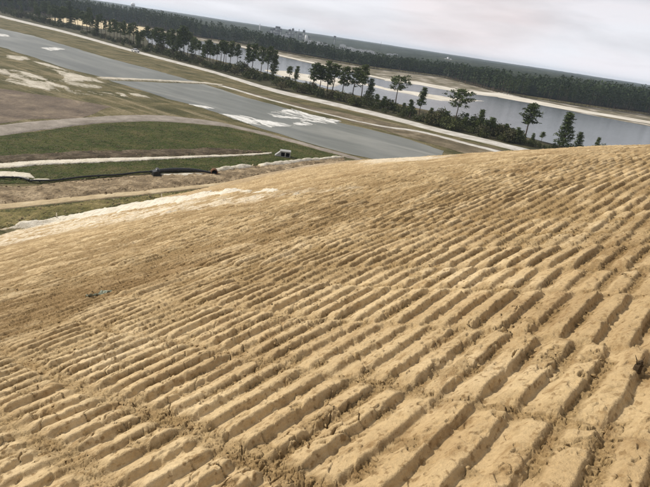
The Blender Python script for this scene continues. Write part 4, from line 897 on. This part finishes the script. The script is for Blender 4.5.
for px, w, d, h, lab in [('312', 26, 14, 8, 'long pale shed just right of the white silo'), ('320', 20, 12, 9, 'second pale shed right of the white silo'),
                         ('285', 22, 12, 9, 'pale low shed between the widest process tower and the grey tower'), ('327', 18, 10, 7, 'low pale shed left of the lone dark tower'),
                         ('344', 12, 9, 12, 'taller white block right of the lone dark tower'), ('352', 24, 12, 7, 'low pale shed right of the taller white block'),
                         ('362', 18, 10, 7, 'low grey roofed shed left of the lattice mast'), ('372', 16, 10, 8, 'pale shed at the foot of the lattice mast'),
                         ('392', 14, 9, 8, 'pale building right of the lattice mast'), ('397', 10, 8, 9, 'last pale building of the row right of the lattice mast')]:
    house(px, w, d, h, lab)
for i, px in enumerate(['300', '309', '316', '324', '331', '339', '348', '357', '367', '377', '386', '404', '412', '420']):
    house(px, 8 + (i * 5) % 13, 7, 3.5 + (i * 3) % 5 * .8, 'one of the small pale buildings scattered among the trees right of the far plant', group='small pale buildings right of the far plant')
silo('447', 3.0, 13, 'white silo at the left of the bright far farm buildings')
silo('449', 2.4, 17, 'tall thin silo rising behind the white silo of the far farm', 'pale_steel')
silo('452', 2.6, 14, 'grey silo right of the tall thin silo of the far farm', 'pale_steel')
house('462', 14, 9, 7.5, 'brightest white building in the far farm group', mat='white')
house('464', 16, 9, 5, 'low building behind the brightest white far building')
house('469', 8, 7, 6.5, 'small white building right of the brightest far building', mat='white')
house('475', 8, 7, 6, 'white building near the right end of the far farm', mat='white')
house('479', 7, 6, 4.5, 'lowest white building at the right end of the far farm', mat='white')
for px, hh, rt, lab in [('133', 30, 4.2, 'white water tower above the forest at the top left'), ('122', 21, 2.0, 'small white tank tower left of the water tower')]:
    x, y = FAR[px]; root = empty('water_tower', (x, y, 0))
    s = MB(); s.tube([(0, 0, hh - rt * 1.7), (0, 0, hh - rt * 1.3), (0, 0, hh - rt * .4), (0, 0, hh)], [rt * .5, rt, rt, rt * .25], 14); s.build('tank', M['white'], root, True)
    for k in range(4):
        a = k * 1.571 + .4; s = MB(); s.tube([(rt * 1.0 * math.cos(a), rt * 1.0 * math.sin(a), 0), (rt * .75 * math.cos(a), rt * .75 * math.sin(a), hh - rt * 1.4)], .35, 6); s.build('leg', M['pale_steel'], root)
    s = MB(); s.tube([(0, 0, 0), (0, 0, hh - rt * 1.5)], rt * .22, 8); s.build('riser', M['white'], root)
    tag(root, lab, 'water tower')

# ------------------------------------------------------------------ truck on the perimeter road
c = (np.array(CAR[0]) + np.array(CAR[1])) / 2; d = np.array(CAR[1]) - np.array(CAR[0])
truck = empty('pickup_truck', (c[0] + .6, c[1] + 1.2, .17), math.atan2(d[1], d[0]))
b = MB(); b.prism([(-2.9, .55), (2.85, .55), (2.9, .95), (2.75, 1.12), (1.35, 1.20), (.75, 1.85), (-.85, 1.88), (-1.05, 1.22), (-2.9, 1.18)], (1, 0, 0), (0, 0, 1), (0, 1, 0), (0, -.95, 0), 1.9)
b.build('body', M['white'], truck)
for s in (-1, 1):
    for q in ((.02, .70), (-.78, -.06)):
        b = MB(); b.prism([(q[0], 1.28), (q[1] + (.32 if q[0] > 0 else 0), 1.28), (q[1], 1.76), (q[0], 1.76)], (1, 0, 0), (0, 0, 1), (0, 1, 0), (0, s * .965 - .015, 0), .03); b.build('side_window', M['glass'], truck)
b = MB(); b.prism([(1.28, 1.27), (.82, 1.80), (.85, 1.82), (1.31, 1.29)], (1, 0, 0), (0, 0, 1), (0, 1, 0), (0, -.8, 0), 1.6); b.build('windscreen', M['glass'], truck)
b = MB(); b.box((-1.97, 0, 1.22), (1.7, 1.6, .06)); b.build('bed', M['steel'], truck)
b = MB(); b.box((2.93, 0, .68), (.14, 1.86, .26)); b.build('bumper', M['steel'], truck)
for s in (-1, 1):
    b = MB(); b.box((2.90, s * .68, 1.0), (.06, .34, .18)); b.build('headlight', M['glass'], truck)
for wx in (-1.85, 1.8):
    for s in (-1, 1):
        w = MB(); w.tube([(wx, s * .72, .40), (wx, s * .98, .40)], .40, 16); wo_ = w.build('wheel', M['tyre'], truck)
        w = MB(); w.tube([(wx, s * .975, .40), (wx, s * 1.0, .40)], .22, 12); w.build('rim', M['pale_steel'], wo_)
tag(truck, 'white pickup truck driving on the pale perimeter road beside the pines', 'truck')

# ------------------------------------------------------------------ ditch: drain pipe, culvert, inlet box
P = smooth_line(PIPE, 2)
root = empty('drain_pipe', (0, 0, 0))
b = MB(); b.tube([(p[0], p[1], .30 + .05 * math.sin(i * .9)) for i, p in enumerate(P)], .145, 8); b.build('hose', M['black'], root, True)
b = MB()
for i in range(3, len(P) - 1, 4):
    u = Vector((P[i + 1][0] - P[i][0], P[i + 1][1] - P[i][1], 0)).normalized() * .12
    b.tube([Vector((P[i][0], P[i][1], .30)) - u, Vector((P[i][0], P[i][1], .30)) + u], .185, 8)
o = b.build('coupling_bands', M['black'], root); tag(o, kind='stuff')
tag(root, 'thin black drain pipe winding along the ditch below the grass', 'pipe')
P = resample(smooth_line(CULVERT, 2), 60)
root = empty('culvert_pipe', (0, 0, 0))
env = lambda s: .17 + .20 * math.sin(math.pi * min(1, max(0, s * 1.1))) ** .8
b = MB(); b.tube([(p[0], p[1], .42 + .2 * env(i / 59)) for i, p in enumerate(P)], [env(i / 59) * (1.0 + .05 * (i % 2)) for i in range(60)], 14); b.build('corrugated_barrel', M['black'], root, False)
e = P[-1]; u = (P[-1] - P[-3]); u = Vector((u[0], u[1], 0)).normalized()
b = MB(); e3 = Vector((e[0], e[1], .55))
n = 18; side = u.cross(Vector((0, 0, 1)))
ring = lambda c, r: [tuple(c + (side * math.cos(6.2832 * k / n) + Vector((0, 0, 1)) * math.sin(6.2832 * k / n)) * r) for k in range(n)]
look = Vector((.35, -.94, 0)); side = look.cross(Vector((0, 0, 1))).normalized()
o0 = e3 + u * .5
b.add(ring(o0 - look * .6, .60) + ring(o0 + look * .35, .60) + ring(o0 + look * .35, .48) + ring(o0 - look * .6, .48),
      [(k, (k + 1) % n, n + (k + 1) % n, n + k) for k in range(n)] + [(n + k, n + (k + 1) % n, 2 * n + (k + 1) % n, 2 * n + k) for k in range(n)] + [(2 * n + k, 2 * n + (k + 1) % n, 3 * n + (k + 1) % n, 3 * n + k) for k in range(n)])
b.build('mouth_ring', M['rust'], root, True)
b = MB(); b.add(ring(o0 - look * .5, .50), [tuple(range(n))]); b.build('mouth_back', M['painted_shade'], root)  # disc with the mouth's inner shade painted on as colour
tag(root, 'fat black corrugated culvert with a rusty round mouth at its right end', 'culvert')
fx, fy = FLAP[0]
root = empty('plastic_outlet', (fx, fy, .08))
b = MB(); b.prism([(-.75, 0), (.85, 0), (.35, .45), (-.15, .95), (-.7, .80)], (.83, .56, 0), (0, 0, 1), (-.56, .83, 0), (0, 0, 0), 1.2); b.build('flared_end', M['black'], root)
b = MB(); b.tube([(-.35, .9, .5), (-.9, 2.2, .55)], .38, 10); b.build('collar', M['black'], root, True)
tag(root, 'black flared plastic outlet below the culvert beside pale sand', 'outlet')

bx = (np.array(BOX[0]) + np.array(BOX[1])) / 2
root = empty('inlet_box', (bx[0], bx[1], .05), R(7)); root.scale = (.72, .72, .72)
Wd, Dp, Ht = 3.0, 2.4, 1.75
b = MB()
for cx, cw in ((-1.38, .24), (0, .30), (1.38, .24)): b.box((cx, -Dp / 2 + .15, .65), (cw, .30, 1.30))
b.box((0, -Dp / 2 + .15, 1.40), (3.0, .30, .20)); b.box((0, -Dp / 2 + .15, .06), (2.46, .28, .12))
b.build('front_wall', M['concrete'], root)
b = MB(); b.box((1.38, .17, .75), (.24, Dp - .36, 1.49)); b.box((-1.38, .17, .75), (.24, Dp - .36, 1.49)); b.box((0, Dp / 2 - .14, .75), (2.5, .24, 1.49)); b.build('side_walls', M['concrete'], root)
b = MB(); b.box((0, .04, 1.60), (3.14, Dp + .24, .18)); b.build('cover_slab', M['concrete'], root)
b = MB(); b.prism([(0, 0), (-1.5, 0), (-1.5, .12), (0, 1.45)], (1, 0, 0), (0, 0, 1), (0, 1, 0), (-1.51, -Dp / 2 + .05, 0), 2.0); b.build('wing_wall', M['concrete'], root)
for cx in (-.70, .70):
    b = MB(); b.box((cx, -.1, .72), (1.08, 1.6, 1.12)); b.build('opening_shade_block', M['painted_shade'], root)  # solid near-black blocks paint the shade behind the front wall
tag(root, 'grey concrete inlet box with two dark openings on the grass', 'culvert box')

# ------------------------------------------------------------------ stakes, scrap and weed on the slope
SL = ['white wooden stake standing taller at the edge of the pale sand berm', 'short pale stake at the left in the olive grass above the sand berm',
      'left one of two short stakes close together at the right of the sand berm', 'right one of two short stakes close together at the right of the sand berm']
for i, ((x, y), lab) in enumerate(zip(STAKES, SL)):
    hh = [.95, .80, .5, .5][i]
    root = empty('stake', (x, y, float(land(np.array(x), np.array(y)))), .4 * i); root.rotation_euler = (R(4), R(-3 + 2 * i), .4 * i)
    b = MB(); b.box((0, 0, hh / 2 - .05), (.11, .09, hh), 0, .85); b.build('post', M['wood'], root)
    b = MB(); b.prism([(-.055, 0), (.055, 0), (0, .07)], (1, 0, 0), (0, 0, 1), (0, 1, 0), (0, -.04, hh - .05), .075); b.build('tip', M['wood'], root)
    tag(root, lab, 'stake', 'stakes along the sand berm')

def surf(x, y):
    """height of the built slope at a point near the camera"""
    az = math.atan2(x, y); r = math.hypot(x, y)
    j = int(np.argmin(np.abs(SA[0] - az))); i = int(np.argmin(np.abs(SR[:, 0] - r))); return float(SZ[i, j])
a, b_ = np.array(SCRAP[0]), np.array(SCRAP[1]); u = (b_ - a) / np.linalg.norm(b_ - a); w = np.array([-u[1], u[0]])
V, F = [], []
nx, ny = 14, 5
for i in range(nx):
    for j in range(ny):
        q = a + u * (i / (nx - 1) - .5) * .40 + u * .17 + w * (j / (ny - 1) - .5) * .13 * (.6 + .4 * math.sin(i * .8 + 1))
        V.append((q[0], q[1], surf(q[0], q[1]) + .035 + .016 * math.sin(i * 1.3 + j) + .010 * math.sin(j * 2.7 + i * .4)))
F = [(i * ny + j, (i + 1) * ny + j, (i + 1) * ny + j + 1, i * ny + j + 1) for i in range(nx - 1) for j in range(ny - 1)]
me = bpy.data.meshes.new('fabric_scrap'); me.from_pydata(V, [], F); me.materials.append(M['scrap'])
o = link('fabric_scrap', me); sm = o.modifiers.new('thick', 'SOLIDIFY'); sm.thickness = .006
tag(o, 'pale grey green scrap of fabric pressed into the tracked clay', 'scrap')

wx, wy = WEED[0]; wz = surf(wx, wy)
root = empty('dry_weed', (wx, wy, wz + .008)); g = random.Random(9)
b = MB()
for k in range(16):
    a = g.uniform(0, 6.28); L = g.uniform(.03, .085); t_ = g.uniform(.15, .8)
    p1 = Vector((math.cos(a) * L * t_ * .5, math.sin(a) * L * t_ * .5, L * .6)); p2 = Vector((math.cos(a) * L * t_, math.sin(a) * L * t_, L))
    b.tube([(math.cos(a) * .008, math.sin(a) * .008, 0), p1, p2], [.004, .003, .001], 5)
b.build('stalks', M['weed'], root); tag(bpy.data.objects['stalks'], kind='stuff')
b = MB(); b.tube([(0, 0, -.02), (0, 0, .015), (.005, 0, .05)], [.022, .02, .008], 7); b.build('root_crown', M['weed'], root)
tag(root, 'small dark dry weed stub in a groove at the right edge', 'weed')

# ------------------------------------------------------------------ air
hm = bpy.data.materials.new('haze'); hm.use_nodes = True; ht = hm.node_tree; ht.nodes.clear()
pv = ht.nodes.new('ShaderNodeVolumePrincipled'); pv.inputs['Color'].default_value = (.72, .85, 1.0, 1); pv.inputs['Density'].default_value = 1.2e-4; pv.inputs['Anisotropy'].default_value = .2
om = ht.nodes.new('ShaderNodeOutputMaterial'); ht.links.new(pv.outputs['Volume'], om.inputs['Volume'])
b = MB(); b.box((0, 0, 22), (13000, 13000, 46)); tag(b.build('haze', hm), kind='stuff')
